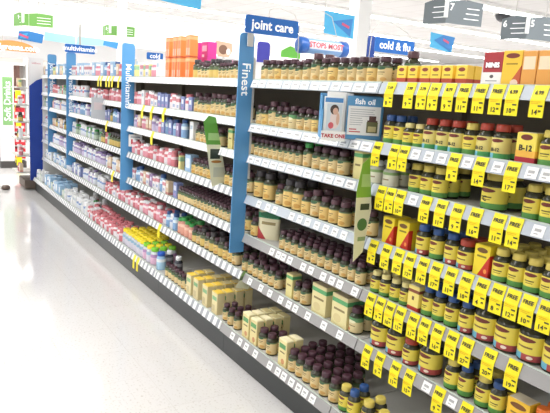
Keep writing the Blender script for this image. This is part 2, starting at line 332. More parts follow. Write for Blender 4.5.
def build_proto(s):
    """(single mesh, [(part name, mesh)]) for a spec"""
    k = s['key']
    if k in PROTO: return PROTO[k]
    if s['shape'] == 'box':
        w, d, h = s['w']/2, s['d']/2, s['h']
        bm = bmesh.new(); bm_box(bm, -w, w, -d, d, 0, h)
        me = mesh('carton', bm, s['label'], .0012)
        bm = bmesh.new(); bm_box(bm, -w+.004, w-.004, -d+.003, d-.003, h, h+.0012)
        fl = mesh('top_flap', bm, mat('flap_'+k, {'cb': '#efe6bc', 'yb': '#f0cc48', 'gb': '#b8a888', 'gbs': '#c8b888', 'omb': '#e8d040'}.get(k, '#e8dcc0'), .5))
        PROTO[k] = (me, [('carton_body', me), ('top_flap', fl)]); return PROTO[k]
    r = s['w']/2; h = s['h']; cr = r*s['cr']; ch = h*.2; sh = h*.66
    def prof_body(): return [(r*.9, 0), (r, .004), (r, sh), (r*.93, sh+h*.06), (cr*.86, sh+h*.115), (cr*.86, h-ch*.7)]
    def prof_cap(): return [(cr, h-ch), (cr*1.02, h-ch+.002), (cr*.98, h-.003), (cr*.86, h)]
    def prof_lab(): return [(r+.0006, h*.07), (r+.0006, sh*.96)]
    n = 20
    def lab(bm, mi):
        a, b2 = prof_lab(); rings = [[bm.verts.new((rr*math.cos(2*math.pi*i/n), rr*math.sin(2*math.pi*i/n), z)) for i in range(n)] for rr, z in (a, b2)]
        for i in range(n):
            f = bm.faces.new((rings[0][i], rings[0][(i+1)%n], rings[1][(i+1)%n], rings[1][i])); f.smooth = True; f.material_index = mi
    parts = []
    bm = bmesh.new(); bm_lathe(bm, prof_body(), n); parts.append(('bottle_body', mesh('bottle_body', bm, s['body'])))
    bm = bmesh.new(); bm_lathe(bm, prof_cap(), n); parts.append(('cap', mesh('cap', bm, s['cap'])))
    bm = bmesh.new(); lab(bm, 0); parts.append(('label', mesh('label', bm, s['label'])))
    bm = bmesh.new(); bm_lathe(bm, prof_body(), 14, 0); bm_lathe(bm, prof_cap(), 14, 1); n = 14
    # far version: one mesh; label printed as a band of plain colour
    a = [(r+.0008, h*.07), (r+.0008, sh*.7)]; rings = [[bm.verts.new((rr*math.cos(2*math.pi*i/n), rr*math.sin(2*math.pi*i/n), z)) for i in range(n)] for rr, z in a+[(r+.0008, sh*.96)]]
    for j in (0, 1):
        for i in range(n):
            f = bm.faces.new((rings[j][i], rings[j][(i+1)%n], rings[j+1][(i+1)%n], rings[j+1][i])); f.smooth = True; f.material_index = 2+j
    nd = s['label'].node_tree.nodes; base = [x for x in nd if x.type == 'RGB'][0].outputs[0].default_value
    mixes = [x for x in nd if x.type == 'MIX']; acc = mixes[0].inputs[7].default_value
    def flat(nm, c):
        if nm in MATS: return MATS[nm]
        m = mat(nm, '#ffffff', .5); m.node_tree.nodes['Principled BSDF'].inputs['Base Color'].default_value = tuple(c); return m
    me = mesh(s['name'], bm, [s['body'], s['cap'], flat('far_label_'+k, base), flat('far_accent_'+k, acc)])
    PROTO[k] = (me, parts); return PROTO[k]
ITEMS = []
def depthY(k, s, row): return (D-.1 if k == 6 else D)+.016+s['d']/2+row*(s['d']+(.011 if s['key'] in ('cb', 'yb') else .003))
def put(k, x, key, rows=1, up=0, row0=0, rz=0, dz=0):
    """one facing centred on image column x (solved to a place on the shelf), rows deep, stacked up+1 high"""
    s = SPEC[key]; z = CH+LV[k]
    X = Xat(x, depthY(k, s, row0)-(s['d']/2 if s['shape'] == 'box' else 0), z+s['h']*.4)
    putX(k, X, key, rows, up, row0, rz, dz)
def putX(k, X, key, rows=1, up=0, row0=0, rz=0, dz=0):
    s = SPEC[key]; b = bay_of(X)
    for r in range(row0, row0+rows):
        for u in range(up+1):
            ITEMS.append(dict(bay=b, k=k, row=r, up=u, X=X+R.uniform(-.0015, .0015), Y=depthY(k, s, r)+R.uniform(-.001, .003)*(r == 0), z=H(b, k)-.0035+u*(s['h']+.0018)+dz, s=s, rz=rz+R.uniform(-.16, .16)*(s['shape'] == 'bottle')))
def run(k, xa, xb, keys, rows=1, gap=.004, up=0, prob=1):
    """fill the stretch between two image columns with facings of the listed kinds"""
    if isinstance(keys, str): keys = [keys]
    s = SPEC[keys[0]]; z = CH+LV[k]
    A = Xat(xa, depthY(k, s, 0), z+.04); B = Xat(xb, depthY(k, s, 0), z+.04); runX(k, A, B, keys, rows, gap, up, prob)
def runX(k, A, B, keys, rows=1, gap=.004, up=0, prob=1):
    if isinstance(keys, str): keys = [keys]
    X = A; i = 0
    seq = []
    while True:
        key = keys[i % len(keys)] if X > X0-1.9*BW and 0 or len(keys) < 3 or X > X0-BW else R.choice(keys)
        w = SPEC[key]['w']+gap
        if X+w > B+.004: break
        seq.append((X+w/2, key)); X += w; i += 1
    slack = (B-X)/max(1, len(seq))
    for j, (x, key) in enumerate(seq):
        x = x+slack*j
        for q in range(0, 9):                    # keep off the joint between two bays
            pass
        if x < X0-2*BW and R.random() < .05: continue
        rr = rows if prob == 1 else max(1, rows-(R.random() > prob))
        putX(k, x, key, rr, up)
# ---- bay C (nearest)
for x in (401, 411.5, 424, 434.5): put(0, x, 'sy', 2)
for x in (446.5, 461): put(0, x, 'sy', 2)
for x, kk in ((398, 'nbg'), (412, 'nb'), (426, 'nbg')): put(0, x, 'nbt', 1, row0=1, dz=.0)
put(0, 376, 'nbgg'); put(0, 387, 'nbg', 2)
put(0, 492, 'mini', 2); put(0, 511, 'omg', 2); put(0, 527, 'obs'); put(0, 538.5, 'obs'); put(0, 549, 'obs'); put(0, 562, 'omg'); put(0, 578, 'omg')
for x in (389.6, 400): put(1, x, 'nmb', 2)
for x in (409.5, 419): put(1, x, 'nmys', 3)
for x in (431, 441.5, 454): put(1, x, 'nmr', 2)
put(1, 468, 'nmy', 2)
for x in (481, 496): put(1, x, 'nmr', 2)
put(1, 509, 'nmys', 2, row0=1)
put(1, 525, 'b12'); put(1, 527, 'yc', 1, row0=2, up=0); put(1, 545, 'nmy', 2); put(1, 565, 'nmy', 2); put(1, 585, 'nmb', 2)
for x in (379, 391): put(2, x, 'clj', 2)
for x in (416.5, 427, 440): put(2, x, 'nmy', 3)
put(2, 495, 'nmc', 2); 
put(2, 533, 'nmy', 2); put(2, 551, 'nmy', 2); put(2, 572, 'nmy', 2)
put(3, 375, 'nb', 1)
put(3, 387, 'omb', 2); put(3, 401.5, 'omb', 2)
for x in (424, 437, 452): put(3, x, 'nmbr' if x != 437 else 'nmb', 2)
put(3, 465.5, 'nmjs', 2); put(3, 481, 'omb', 2)
for x in (498, 513.5, 530.5, 549, 569, 590): put(3, x, 'nmy', 4)
for x in (377, 386, 396, 405): put(4, x, 'nmys', 2)
put(4, 413, 'rb', 1)
for x, kk in ((427, 'nmb'), (440, 'nmb'), (452.5, 'nmb'), (466.5, 'nmbr')): put(4, x, kk, 3)
for x in (485, 508, 532, 558, 588): put(4, x, 'nmj', 2)
for x in (381.5, 397): put(5, x, 'nmj', 1)
put(5, 411, 'nmjs', 1); put(5, 431, 'nmj', 1)
put(5, 453, 'nmy', 3); put(5, 466, 'nmb', 2); put(5, 484, 'nmy', 2); put(5, 497, 'nmb', 2); put(5, 516, 'yc', 1); put(5, 541, 'nmo', 2); put(5, 562, 'nmy', 2)
for x, kk in ((344, 'nmy'), (353.5, 'nmb')): put(6, x, kk, 1)
put(6, 350, 'nmy', 2, row0=1); put(6, 362, 'nmb', 1, row0=1); put(6, 368, 'nmy', 2, row0=0); put(6, 383, 'nmy', 1, row0=0)
for x in (398, 411, 425, 440, 456, 474): put(6, x, 'nmy', 3, row0=0)
# ---- bay B
runX(0, X0-BW+.03, X0-.004, ['nb', 'nb', 'nbm', 'nb', 'nb', 'nbs', 'nb', 'nbt', 'nb', 'nbr', 'nb'], 2, .005)
run(1, 258, 322, ['nb', 'nbm', 'nbt', 'nb', 'nb', 'nbg', 'nb'], 2, .003)
run(2, 251, 303, 'nbs', 3, .003); put(2, 309, 'nbgg', 2); run(2, 314, 349, 'nb', 2, .004); put(2, 357, 'gbs', 1); 
run(3, 248, 257, 'nb', 2); run(3, 257, 276, 'nbl', 2, .002); put(3, 281, 'nb', 2); run(3, 286, 304, 'nbl', 2, .003); run(3, 304, 350, ['nbr', 'nbt', 'nbr', 'nbr'], 2, .004)
run(4, 247, 259, 'nbm', 2, .002); run(4, 281, 366, 'nbs', 3, .004)
run(5, 245, 281, ['nbs', 'nb'], 3, .002); put(5, 288.5, 'gbs', 1); run(5, 295, 310, ['nbs', 'nb'], 3, .002)
put(5, 318, 'gb', 2); put(5, 338.5, 'gb', 2); put(5, 355, 'nbg', 2); put(5, 366, 'nbg', 1)
run(6, 230, 241, 'nbs', 3); put(6, 245, 'cb', 4); put(6, 253, 'cb', 4); put(6, 263.5, 'nb', 2); put(6, 272, 'nb', 2); put(6, 282, 'cb', 2)
for x, n in ((291, 4), (299, 5), (307.5, 5), (316.5, 5), (326, 4), (335, 3)): put(6, x, 'nb', n)
# ---- bays A
for i, x in enumerate((167, 173.5, 180, 187)): put(0, x, 'ob', 1, up=1)
for x in (194.5, 203.5): put(0, x, 'mg', 1, row0=2, up=1)
for x in (216, 227): put(0, x, 'mg', 1, row0=2, up=0)
run(0, 195, 243, ['nbs', 'nb', 'nbs', 'dk'], 2, .004)
run(0, 137, 163, ['pk', 'col', 'wbx', 'col', 'wwx', 'col'], 1, .004)
run(1, 136, 153, ['rd', 'pk', 'wwx'], 2, .004); run(1, 153, 195, ['wbx', 'rr', 'bbx', 'wbx'], 2, .004); run(1, 196, 243, ['nb', 'nbm', 'nbt'], 2, .003)
run(2, 136, 163, ['pk', 'pr', 'pk', 'tbx'], 2, .004); run(2, 163, 187, ['bbx', 'wbb', 'pbx', 'bbx'], 1, .004); put(2, 191, 'wwx', 1); run(2, 194, 224, ['nb'], 2, .004); put(2, 229.5, 'gbs', 1); run(2, 234, 242, ['nb'], 1)
run(3, 134, 176, ['rd', 'pk', 'rr', 'rd', 'wbx'], 2, .003); put(3, 179, 'col', 1); put(3, 187, 'sbx', 1); run(3, 192, 242, ['nb', 'nbm', 'nb'], 2, .003)
run(4, 134, 171, ['tbx', 'wbb', 'wbx', 'pbx', 'tbx', 'col'], 1, .004); put(4, 175, 'bbx', 1); run(4, 180, 241, ['nbs'], 4, .004)
run(5, 112, 168, ['rr', 'rd', 'pk', 'rr', 'wbx'], 2, .004); run(5, 168, 178, ['wbb', 'wb'], 2, .004); run(5, 178, 195, ['or', 'or'], 2, .004); run(5, 195, 240, ['dk', 'nb', 'nbm'], 3, .003)
run(6, 86, 99, ['rr'], 3, .003); run(6, 99, 124, ['rr', 'rd'], 3, .003); put(6, 96, 'rw', 1, row0=3); put(6, 105, 'rw', 1, row0=3)
run(6, 125, 142, 'ky', 4, .003); run(6, 142, 153, ['ky', 'kg'], 3, .003); run(6, 153, 159, 'kg', 3); run(6, 159, 165, 'kb', 2)
put(6, 169.5, 'wcb', 1, row0=1); put(6, 178.5, 'wcb', 1, row0=1); run(6, 167, 190, 'nbs', 1, .003)
for x, n in ((187, 3), (195, 4), (204, 4), (214, 4)): put(6, x, 'yb', n)
put(6, 228, 'nbs', 2)
# ---- far bays: X stretches along the shelf
def far(k, a, b, keys, rows=1, up=0): runX(k, a, b, keys, rows, .006, up)
m0, m1 = X0-4*BW+.03, X0-3*BW-.04          # bay left of the Multivitamins post
q0 = X0-5*BW+.03; w0, w1 = X0-6*BW+.03, X0-5*BW-.03; j0, j1 = EX+.02, X0-6*BW-.03
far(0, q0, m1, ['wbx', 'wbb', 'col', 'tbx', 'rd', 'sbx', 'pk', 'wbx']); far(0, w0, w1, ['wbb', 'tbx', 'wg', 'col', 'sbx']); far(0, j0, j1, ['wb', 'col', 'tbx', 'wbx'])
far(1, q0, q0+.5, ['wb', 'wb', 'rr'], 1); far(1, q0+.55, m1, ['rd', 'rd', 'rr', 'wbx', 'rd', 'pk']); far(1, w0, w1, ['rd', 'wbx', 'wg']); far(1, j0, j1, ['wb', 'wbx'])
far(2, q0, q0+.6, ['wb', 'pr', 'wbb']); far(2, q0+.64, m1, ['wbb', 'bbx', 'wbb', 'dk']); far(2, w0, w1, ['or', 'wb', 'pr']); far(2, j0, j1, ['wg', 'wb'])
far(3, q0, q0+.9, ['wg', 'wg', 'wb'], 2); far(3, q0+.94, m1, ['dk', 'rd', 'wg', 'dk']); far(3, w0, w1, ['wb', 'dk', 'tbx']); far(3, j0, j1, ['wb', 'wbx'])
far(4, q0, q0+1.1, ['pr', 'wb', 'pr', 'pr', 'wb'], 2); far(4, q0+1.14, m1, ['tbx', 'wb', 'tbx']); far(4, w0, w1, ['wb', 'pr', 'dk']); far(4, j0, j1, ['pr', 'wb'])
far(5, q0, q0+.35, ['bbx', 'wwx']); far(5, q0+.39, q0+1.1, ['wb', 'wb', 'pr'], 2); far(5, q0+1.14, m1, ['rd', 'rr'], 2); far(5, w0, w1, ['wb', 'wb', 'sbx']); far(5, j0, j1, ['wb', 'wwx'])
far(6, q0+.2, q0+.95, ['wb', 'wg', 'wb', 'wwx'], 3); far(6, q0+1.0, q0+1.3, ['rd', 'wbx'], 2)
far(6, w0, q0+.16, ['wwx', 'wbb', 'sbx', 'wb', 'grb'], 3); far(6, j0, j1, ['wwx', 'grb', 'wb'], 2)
# ---- keep facings clear of each other, then turn the list into things
def ordn(n): return '%d%s' % (n, 'th' if 10 <= n % 100 <= 20 else {1: 'st', 2: 'nd', 3: 'rd'}.get(n % 10, 'th'))
byrow = {}
for it in ITEMS: byrow.setdefault((it['k'], it['row'], it['up']), []).append(it)
KEEP = []
for key, L in byrow.items():
    L.sort(key=lambda i: i['X'])
    last = -99; lw = 0; ly = 0; ld = 0
    for it in L:
        w = it['s']['w']/2; xl, xr = bayX(it['bay'])
        if it['X']-w < xl+.003: it['X'] = xl+.004+w
        if it['X']+w > xr-.003: it['X'] = xr-.004-w
        if it['X']-w < last+.0008:
            sft = last+.0008-(it['X']-w)
            if sft < .02: it['X'] += sft
            elif sft < w*1.2: it['X'] += sft
            else: continue
        if it['X']+w > xr-.002: continue
        if it['Y']+it['s']['d']/2 > BACK-.032: continue
        last = it['X']+w; KEEP.append(it)
# between rows: drop a back item that would run into one in front of it
def hit(a, b):
    return abs(a['X']-b['X']) < (a['s']['w']+b['s']['w'])/2-.0005 and abs(a['Y']-b['Y']) < (a['s']['d']+b['s']['d'])/2-.0005 and a['up'] == b['up']
KEEP.sort(key=lambda i: (i['k'], i['row'], i['up'], i['X'])); FINAL = []
lev = {}
for it in KEEP:
    L = lev.setdefault(it['k'], [])
    if it['row'] and any(hit(it, o) for o in L):
        for _ in range(6):                      # push it back until it is free
            it['Y'] += .006
            if not any(hit(it, o) for o in L): break
        if any(hit(it, o) for o in L) or it['Y']+it['s']['d']/2 > BACK-.032: continue
    L.append(it); FINAL.append(it)
HIDE = set([11,12,1002,1003,1004,1005,1006,1008,1009,10013,10014,11001,11003,11005,11006,11008,11009,11011,11012,11013,12001,12003,12004,20008,21007,21008,22002,30012,30013,31011,31012,31013,32003,32004,32005,32006,33003,33004,33005,33006,40014,41009,41010,41011,41012,41013,42001,42002,50011,51006,60005,60006,60007,60008,60009,60010,61003,61004,61005,61006,61007,61008,62001,62002,62003,62004,62005,62006,101001,101002,101003,101004,101006,101007,101009,101010,101011,101012,101013,101014,111001,111002,111004,111005,111007,111008,111009,121009,122007,122009,131003,141001,151008,152008,201002,201003,201004,201007,201008,201009,201010,201011,211001,211002,211003,211005,211006,211007,211008,211011,211012,220006,220007,221001,221002,221003,230009,230013,231003,231004,231005,231009,231010,231012,240016,240017,241014,241015,241016,242012,242013,242014,243011,243012,243013,243017,251012,252006,252007,311001,311002,311003,311004,311005,311006,311007,311008,311009,311010,311011,311012,311013,311014,321001,321002,321003,321004,321005,321006,321007,321008,321009,321010,331002,331003,331004,331005,331007,331008,331009,331011,331012,361002,362002,400010,400011,410002,410012,410013,420001,420002,420004,420011,420012,420013,430010,430011,430012,440012,440013,440014,441002,451007,451008,451009,451010,451012,510011,520012,520013,520014,531003,531004,531006,531008,531010,531012,541005,541008,541009,541012,541014,560010,561001,561004,561006,561010,562011,600012,600013,610012,610013,610014,610015,620011,620012,620013,620014,630010,630011,630012,630013,640011,640012,640013,660001,660004,661001,661006,661007,662003,662004,662006,662009,700004,700005,700006,710003,710004,710005,720003,720004,720005,720006,730004,730005,740003,740004,740005,761002,761004])
#HIDE-LIST
cnt = {}
ROWW = ['front row', 'second row', 'third row', 'fourth row', 'fifth row']
FINAL.sort(key=lambda i: (i['bay'], i['k'], i['row'], i['up'], i['X']))
dist = lambda i: (i['X']**2+i['Y']**2+(i['z']-CH)**2)**.5
for n, it in enumerate(FINAL):
    kk = (it['bay'], it['k'], it['row'], it['up']); cnt[kk] = cnt.get(kk, 0)+1; it['id'] = (((it['bay']*10+it['k'])*10+it['row'])*10+it['up'])*100+cnt[kk]
FINAL = [i for i in FINAL if i['id'] not in HIDE]; cnt = {}
for it in FINAL:
    kk = (it['bay'], it['k'], it['row'], it['up']); cnt[kk] = cnt.get(kk, 0)+1; it['n'] = cnt[kk]
fam = {}; MAXN = 300
for it in sorted(FINAL, key=dist):
    f = it['s']['name']; fam.setdefault(f, []).append(it)
THINGS = []
f_far = lambda it: it['X'] < X0-1.6*BW and it['k'] and not it['up'] and it['s']['name'] in ('medicine_bottle', 'carton')
for it in FINAL: it['sc'] = R.uniform(.82, 1.0)
for f, L in fam.items():
    for it in L[:MAXN]: THINGS.append(it)
    rest = L[MAXN:]
    if rest:
        bm = bmesh.new(); mats = []
        for it in rest:
            me = build_proto(it['s'])[0]; t = me.copy(); t.transform(Matrix.Translation((it['X'], it['Y'], it['z'])) @ Matrix.Scale(it['sc'] if f_far(it) else 1, 4)); n0 = len(bm.faces)
            bm.from_mesh(t); bm.faces.ensure_lookup_table(); bpy.data.meshes.remove(t)
            idx = []
            for m_ in me.materials:
                if m_ not in mats: mats.append(m_)
                idx.append(mats.index(m_))
            for fc in bm.faces[n0:]: fc.material_index = idx[fc.material_index]
        tag(obj(f+'s', mesh(f+'s', bm, mats)), {'supplement_bottle': 'mass of small dark-capped bottles crowding the shelves left of the Finest post', 'medicine_bottle': 'mass of small colourful bottles on the farthest shelves'}.get(f, 'mass of small far %ss' % f.replace('_', ' ')), 'bottles', None, 'stuff')
for it in THINGS:
    s = it['s']; one, parts = build_proto(s); near = dist(it) < 3.6 and it['row'] <= 1 or dist(it) < 2.4
    # parts share their meshes between copies
    lab = '%s, %s%s %s from left, %s %s' % (s['look'], 'upper ' if it['up'] else '', ROWW[it['row']], ordn(it['n']), LEVP[it['k']], BAYP[it['bay']])
    grp = '%ss on %s %s' % (s['look'], LEVP[it['k']], BAYP[it['bay']])
    if near:
        o = bpy.data.objects.new(s['name'], None); COL.objects.link(o); o.empty_display_size = .02
        for pn, pm in parts:
            c = bpy.data.objects.new(pn, pm); COL.objects.link(c); c.parent = o
        if s['key'] == 'nmr' and it['row'] == 0: lettering('B-12', .014, ink, o, (0, -s['w']/2-.0012, s['h']*.3), bold=.0004)
        if s['key'] == 'b12': lettering('B-12', .022, ink, o, (0, -s['d']/2-.0008, s['h']*.52), bold=.0006)
        if s['key'] == 'nmc' and it['row'] == 0: lettering('C', .022, ink, o, (-.002, -s['w']/2-.0012, s['h']*.32), bold=.0004)
        if s['key'] == 'mini' and it['row'] == 0: lettering('MINIS', .019, wtxt, o, (0, -s['d']/2-.0008, s['h']*.62), bold=.0007)
    else:
        o = bpy.data.objects.new(s['name'], one); COL.objects.link(o)
    o.location = (it['X'], it['Y'], it['z']); o.rotation_euler = (0, 0, it['rz'])
    if f_far(it): o.scale = (it['sc'],)*3
    it['o'] = o; tag(o, lab, s['cat'], grp)
# cream pouch on the fifth shelf
def pouch(x, k, label):
    s_w, s_h = .122, .142; z = H(1, k)-.0035; X = Xat(x, D+.075, z+.05)
    bm = bmesh.new(); n = 10; rows_ = 10; vs = []
    for side in (-1, 1):
        g = []
        for j in range(rows_+1):
            t = j/rows_; w = s_w/2*(1-.06*math.sin(t*math.pi)); th = .020*(1-t)**.7
            g.append([bm.verts.new(((-1+2*i/n)*w, side*th*(1-((-1+2*i/n)**2))**.5, t*s_h)) for i in range(n+1)])
        vs.append(g)
    for g in vs:
        for j in range(rows_):
            for i in range(n):
                f = bm.faces.new((g[j][i], g[j][i+1], g[j+1][i+1], g[j+1][i])); f.smooth = True
    bmesh.ops.remove_doubles(bm, verts=bm.verts[:], dist=.0003)
    me = mesh('pouch', bm, pmat('pouch_print', '#e4dcb8', [('band', .72, .9, '#2f8a5a'), ('ell', .5, .84, .4, .1, '#1f6a44'), ('rect', .2, .8, .5, .6, '#9a8a5a'), ('diag', -1, -1, -.45, '#b03a3a'), ('band', .95, 1, '#d8d2b0')]))
    tag(obj('snack_pouch', me, None, (X, D+.075, z), .62), label, 'pouch')
pouch(269, 4, 'cream stand-up pouch with green header on the fifth shelf right of Finest post')
# ------------------------------------------------------------------ sale tags
TAGME = {}
def tag_me(w=.043, hang=.046, plain=False):
    k = (w, hang)
    if k in TAGME: return TAGME[k]
    bm = bmesh.new(); t = .0008
    prof = [(.0, .003), (-.0135, -.035), (-.0145, -.035-hang), (-.0135, -.035-hang), (-.0125, -.0355), (.001, .003)]
    prof = [(y-.002, z) for y, z in prof]
    a = [bm.verts.new((-w/2, y, z)) for y, z in prof]; b = [bm.verts.new((w/2, y, z)) for y, z in prof]; n = len(prof)
    for i in range(n): bm.faces.new((a[i], b[i], b[(i+1)%n], a[(i+1)%n]))
    bm.faces.new(a); bm.faces.new(b[::-1])
    f = [bm.faces.ensure_lookup_table()]
    TAGME[k] = mesh('sale_tag', bm, [yel]); return TAGME[k]
gold = mat('sale_tag_print_orange', '#e2a814', .5)
def bar_me():
    if 'bar' in TAGME: return TAGME['bar']
    bm = bmesh.new(); bm_box(bm, .004, .017, -.0006, 0, -.002, .002, 0); bm_box(bm, -.018, .012, -.0006, 0, .010, .0112, 1); bm_box(bm, -.018, .004, -.0006, 0, .0055, .0066, 1)
    TAGME['bar'] = mesh('printed_bar', bm, [ink, gold]); return TAGME['bar']
def sale_tag(k, x, head, price, lab, front=None, near=True, w=.043, hang=.046, grp=None):
    f = (D-.1 if k == 6 else D) if front is None else front
    z = CH+LV[k]; X = Xat(x, f-.012, z-.03); b = bay_of(X); z = H(b, k)
    o = obj('sale_tag', tag_me(w, hang), None, (X, f, z)); tag(o, lab, 'tag', grp or 'yellow sale tags on the shelf rails')
    if near:
        t = lettering(head, .0158 if len(head) > 3 and '.' not in head else .0145, ink, o, (-.001, -.0103, -.0165), name='printed_word', bold=.0003); t.rotation_euler = (-math.atan2(.0135, .038), 0, 0)
        if k < 1: t.rotation_euler = (-math.atan2(.0135, .038), 0, 0)
        lettering(price, .0185, ink, o, (-.005 if len(price) > 1 else -.008, -.0168, -.068), name='printed_price', bold=.0003)
        lettering('99', .008, ink, o, (.0105, -.0168, -.065), name='printed_cents', bold=.0002)
        obj('printed_bar', bar_me(), o, (0, -.0164, -.051))
    return o
TG = {0: [(389.6,'7.19','8'),(409.3,'7.99','9'),(422.4,'7.79','9'),(433.8,'7.79','9'),(448.6,'8.79','9'),(463.3,'FREE','11'),(479.7,'FREE','11'),(496.7,'FREE','12'),(513,'6.99','10'),(538.6,'6.99','14')],
      1: [(376.5,'FREE','14'),(393.5,'FREE','8'),(403.2,'FREE','9'),(453.5,'FREE','8'),(479.7,'FREE','14'),(511.4,'FREE','17')],
      2: [(380.4,'FREE','10'),(389.8,'FREE','8'),(399.6,'FREE','10'),(425,'FREE','12'),(440.4,'FREE','11'),(456.7,'FREE','9'),(474.7,'FREE','16'),(497.7,'FREE','11'),(514,'FREE','14')],
      3: [(372.5,'FREE','9'),(385.6,'FREE','10'),(398,'FREE','10'),(409.3,'FREE','12'),(422.4,'FREE','14'),(435.5,'FREE','17'),(450.2,'FREE','11'),(465.6,'FREE','10'),(481.3,'FREE','4'),(497,'FREE','8'),(511.8,'FREE','12'),(527.5,'FREE','10'),(545,'FREE','14')],
      4: [(370,'FREE','8'),(379.5,'FREE','9'),(389.2,'FREE','10'),(399.5,'FREE','12'),(412.5,'FREE','11'),(424,'FREE','10'),(437,'FREE','16'),(451.4,'FREE','11'),(465.9,'FREE','27'),(488.5,'FREE','20'),(512.4,'FREE','19')],
      5: [(366.5,'FREE','10'),(379,'FREE','9'),(394.6,'FREE','11'),(408.5,'FREE','15'),(438,'FREE','9'),(465,'FREE','12')]}
used = set()
for k, L in TG.items():
    for i, (x, hd, pr) in enumerate(L):
        lab = 'yellow %s sale tag, %s from left on %s rail right of fish oil display' % ({'F': 'FREE'}.get(hd[0], hd), ordn(i+1), LEVP[k].replace(' shelf', '-shelf'))
        sale_tag(k, x, hd, pr, lab)
FT = {0: [98.5,100.8,103,106,109.5,112.5,118.8], 1: [142.5,151.5,163.5], 2: [106.5,152], 4: [112], 5: [150,158.5]}
FT = {0: [98.5,101.2,106.5,109.5,112.5,118.6], 1: [142.5,151.5,163.5], 2: [106.5,152], 4: [112.5], 5: [159]}
ref = {0: 'left of Multivitamins post', 1: 'right of Multivitamins post', 2: 'near Multivitamins post', 4: 'left of Multivitamins post', 5: 'right of Multivitamins post'}
for k, L in FT.items():
    for i, x in enumerate(L):
        sale_tag(k, x, '', '', 'small far yellow tag, %s from left on %s rail %s' % (ordn(i+1), LEVP[k].replace(' shelf', '-shelf'), ref[k]), near=False, w=.04, hang=.05, grp='far yellow shelf tags')
for i, x in enumerate((134, 137.5)):
    sale_tag(6, x, '', '', 'yellow tag over the bottom rail below the gummy jars, %s of the pair' % ('left' if i == 0 else 'right'), near=False, w=.035, hang=.055, grp='yellow tags on the bottom rail')
# ------------------------------------------------------------------ blade signs on the shelf fronts
def blade(x0, y0, x1, y1, X, text, size, label, m=blue, roll=math.pi/2, tz=None, r=.02, extra=None, cat='sign', name='category_post_sign'):
    a = onX(x0, y0, X); b = onX(x1, y0, X); w = b.y-a.y; h = a.z-onX(x0, y1, X).z; b.z = a.z-h
    o = obj(name, None, None, (X, (a.y+b.y)/2, b.z), math.pi/2); tag(o, label, cat)
    p = [(-w/2, 0), (w/2, 0)] + [(w/2-r*(1-math.cos(math.radians(t))), h-r+r*math.sin(math.radians(t))) for t in (0, 30, 60, 90)] + [(-w/2+r-r*math.sin(math.radians(t)), h-r+r*math.cos(math.radians(t))) for t in (0, 30, 60, 90)]
    obj('sign_panel', poly_me('sign_panel', p, .006, m), o)
    if text: lettering(text, size, wtxt, o, (0, -.001, h*tz if tz else h/2), roll, bold=.0004)
    boxp = bmesh.new(); bm_box(boxp, w/2, w/2+.012, 0, .006, h*.35, h*.9); obj('mounting_bracket', mesh('mounting_bracket', boxp, steel), o)
    return o, w, h
SX = X0-BW
blade(240.5, 32, 255.3, 252, SX+.004, 'Finest', .064, 'tall blue post sign reading Finest in white, standing out from the shelf front', tz=.80)
blade(122.3, 42.5, 135.3, 190, X0-3*BW, 'Multivitamins', .06, 'tall blue post sign reading Multivitamins standing out from the shelf front', tz=.716)
blade(66.3, 52, 76, 165, X0-5*BW, "Women's Health", .068, "tall blue post sign reading Women's Health between the other two far posts", tz=.66)
blade(47.5, 54, 56.5, 152, X0-6*BW, 'Joint Health', .075, 'tall blue post sign reading Joint Health, farthest of the blue posts', tz=.745)
def topper(x0, y0, x1, y1, X, text, size, label, m=blued, wires=True, name='hanging_category_sign'):
    a = onX(x0, y0, X); b = onX(x1, y1, X); w = b.y-a.y; h = a.z-b.z
    o = obj(name, None, None, (X, (a.y+b.y)/2, b.z), math.pi/2); tag(o, label, 'sign')
    obj('sign_panel', poly_me('sign_panel', rrect(-w/2, w/2, 0, h, .012), .008, m), o)
    lettering(text, size, wtxt, o, (0, -.001, h/2), bold=.0015)
    return o, w, h
o, w, h = topper(246.3, 14, 298, 38.8, SX+.03, 'joint care', .06, 'deep blue sign reading joint care above the Finest post')
bm = bmesh.new(); bm_tube(bm, [(-.02, .004, h), (-.02, .004, h+.035), (.03, .004, h+.05), (.12, .004, h+.03), (.15, .004, h-.02), (.155, .004, -.12)], .0018, 6); obj('wire_arm', mesh('wire_arm', bm, steel), o)
bm = bmesh.new(); bm_box(bm, -w/2+.02, -w/2+.05, .008, .014, -.06, .03); obj('mounting_bracket', mesh('mounting_bracket', bm, steel), o)
o, w, h = topper(65, 43.5, 95, 54.5, X0-5*BW+.02, 'multivitamins', .062, "blue sign reading multivitamins on top of the Women's Health post")
bm = bmesh.new(); bm_box(bm, -.01, .01, .004, .012, h, h+.2); obj('mounting_rod', mesh('mounting_rod', bm, steel), o)
o, w, h = topper(376, 36.5, 413.5, 56, -3.0, 'cold & flu', .07, 'deep blue sign reading cold & flu seen above the purple-capped bottles')
bm = bmesh.new(); bm_tube(bm, [(.15, .004, h), (.1, .004, h+.05), (-.05, .004, h+.1), (-.15, .004, h+.09), (-.2, .004, h+.03), (-.22, .004, -.2)], .0025, 6); obj('wire_arm', mesh('wire_arm', bm, steel), o)
o, w, h = topper(147, 52, 163, 60.5, -6.5, 'cold', .07, 'small deep blue sign just left of the tall orange cartons, behind top shelf')
for (x0, y0, x1, y1, X, m_, lab) in ((258, 41, 270.5, 62, -3.4, mat('sign_violet', '#3a3a98', .4), 'dark violet-blue post sign behind top shelf just right of Finest post'),
                                    (368.5, 35, 376, 60, -3.2, mat('sign_navy_post', '#2c4a92', .4), 'narrow navy post sign immediately left of the cold & flu sign')):
    blade(x0, y0, x1, y1, X, '', .05, lab, m=m_, name='post_sign')
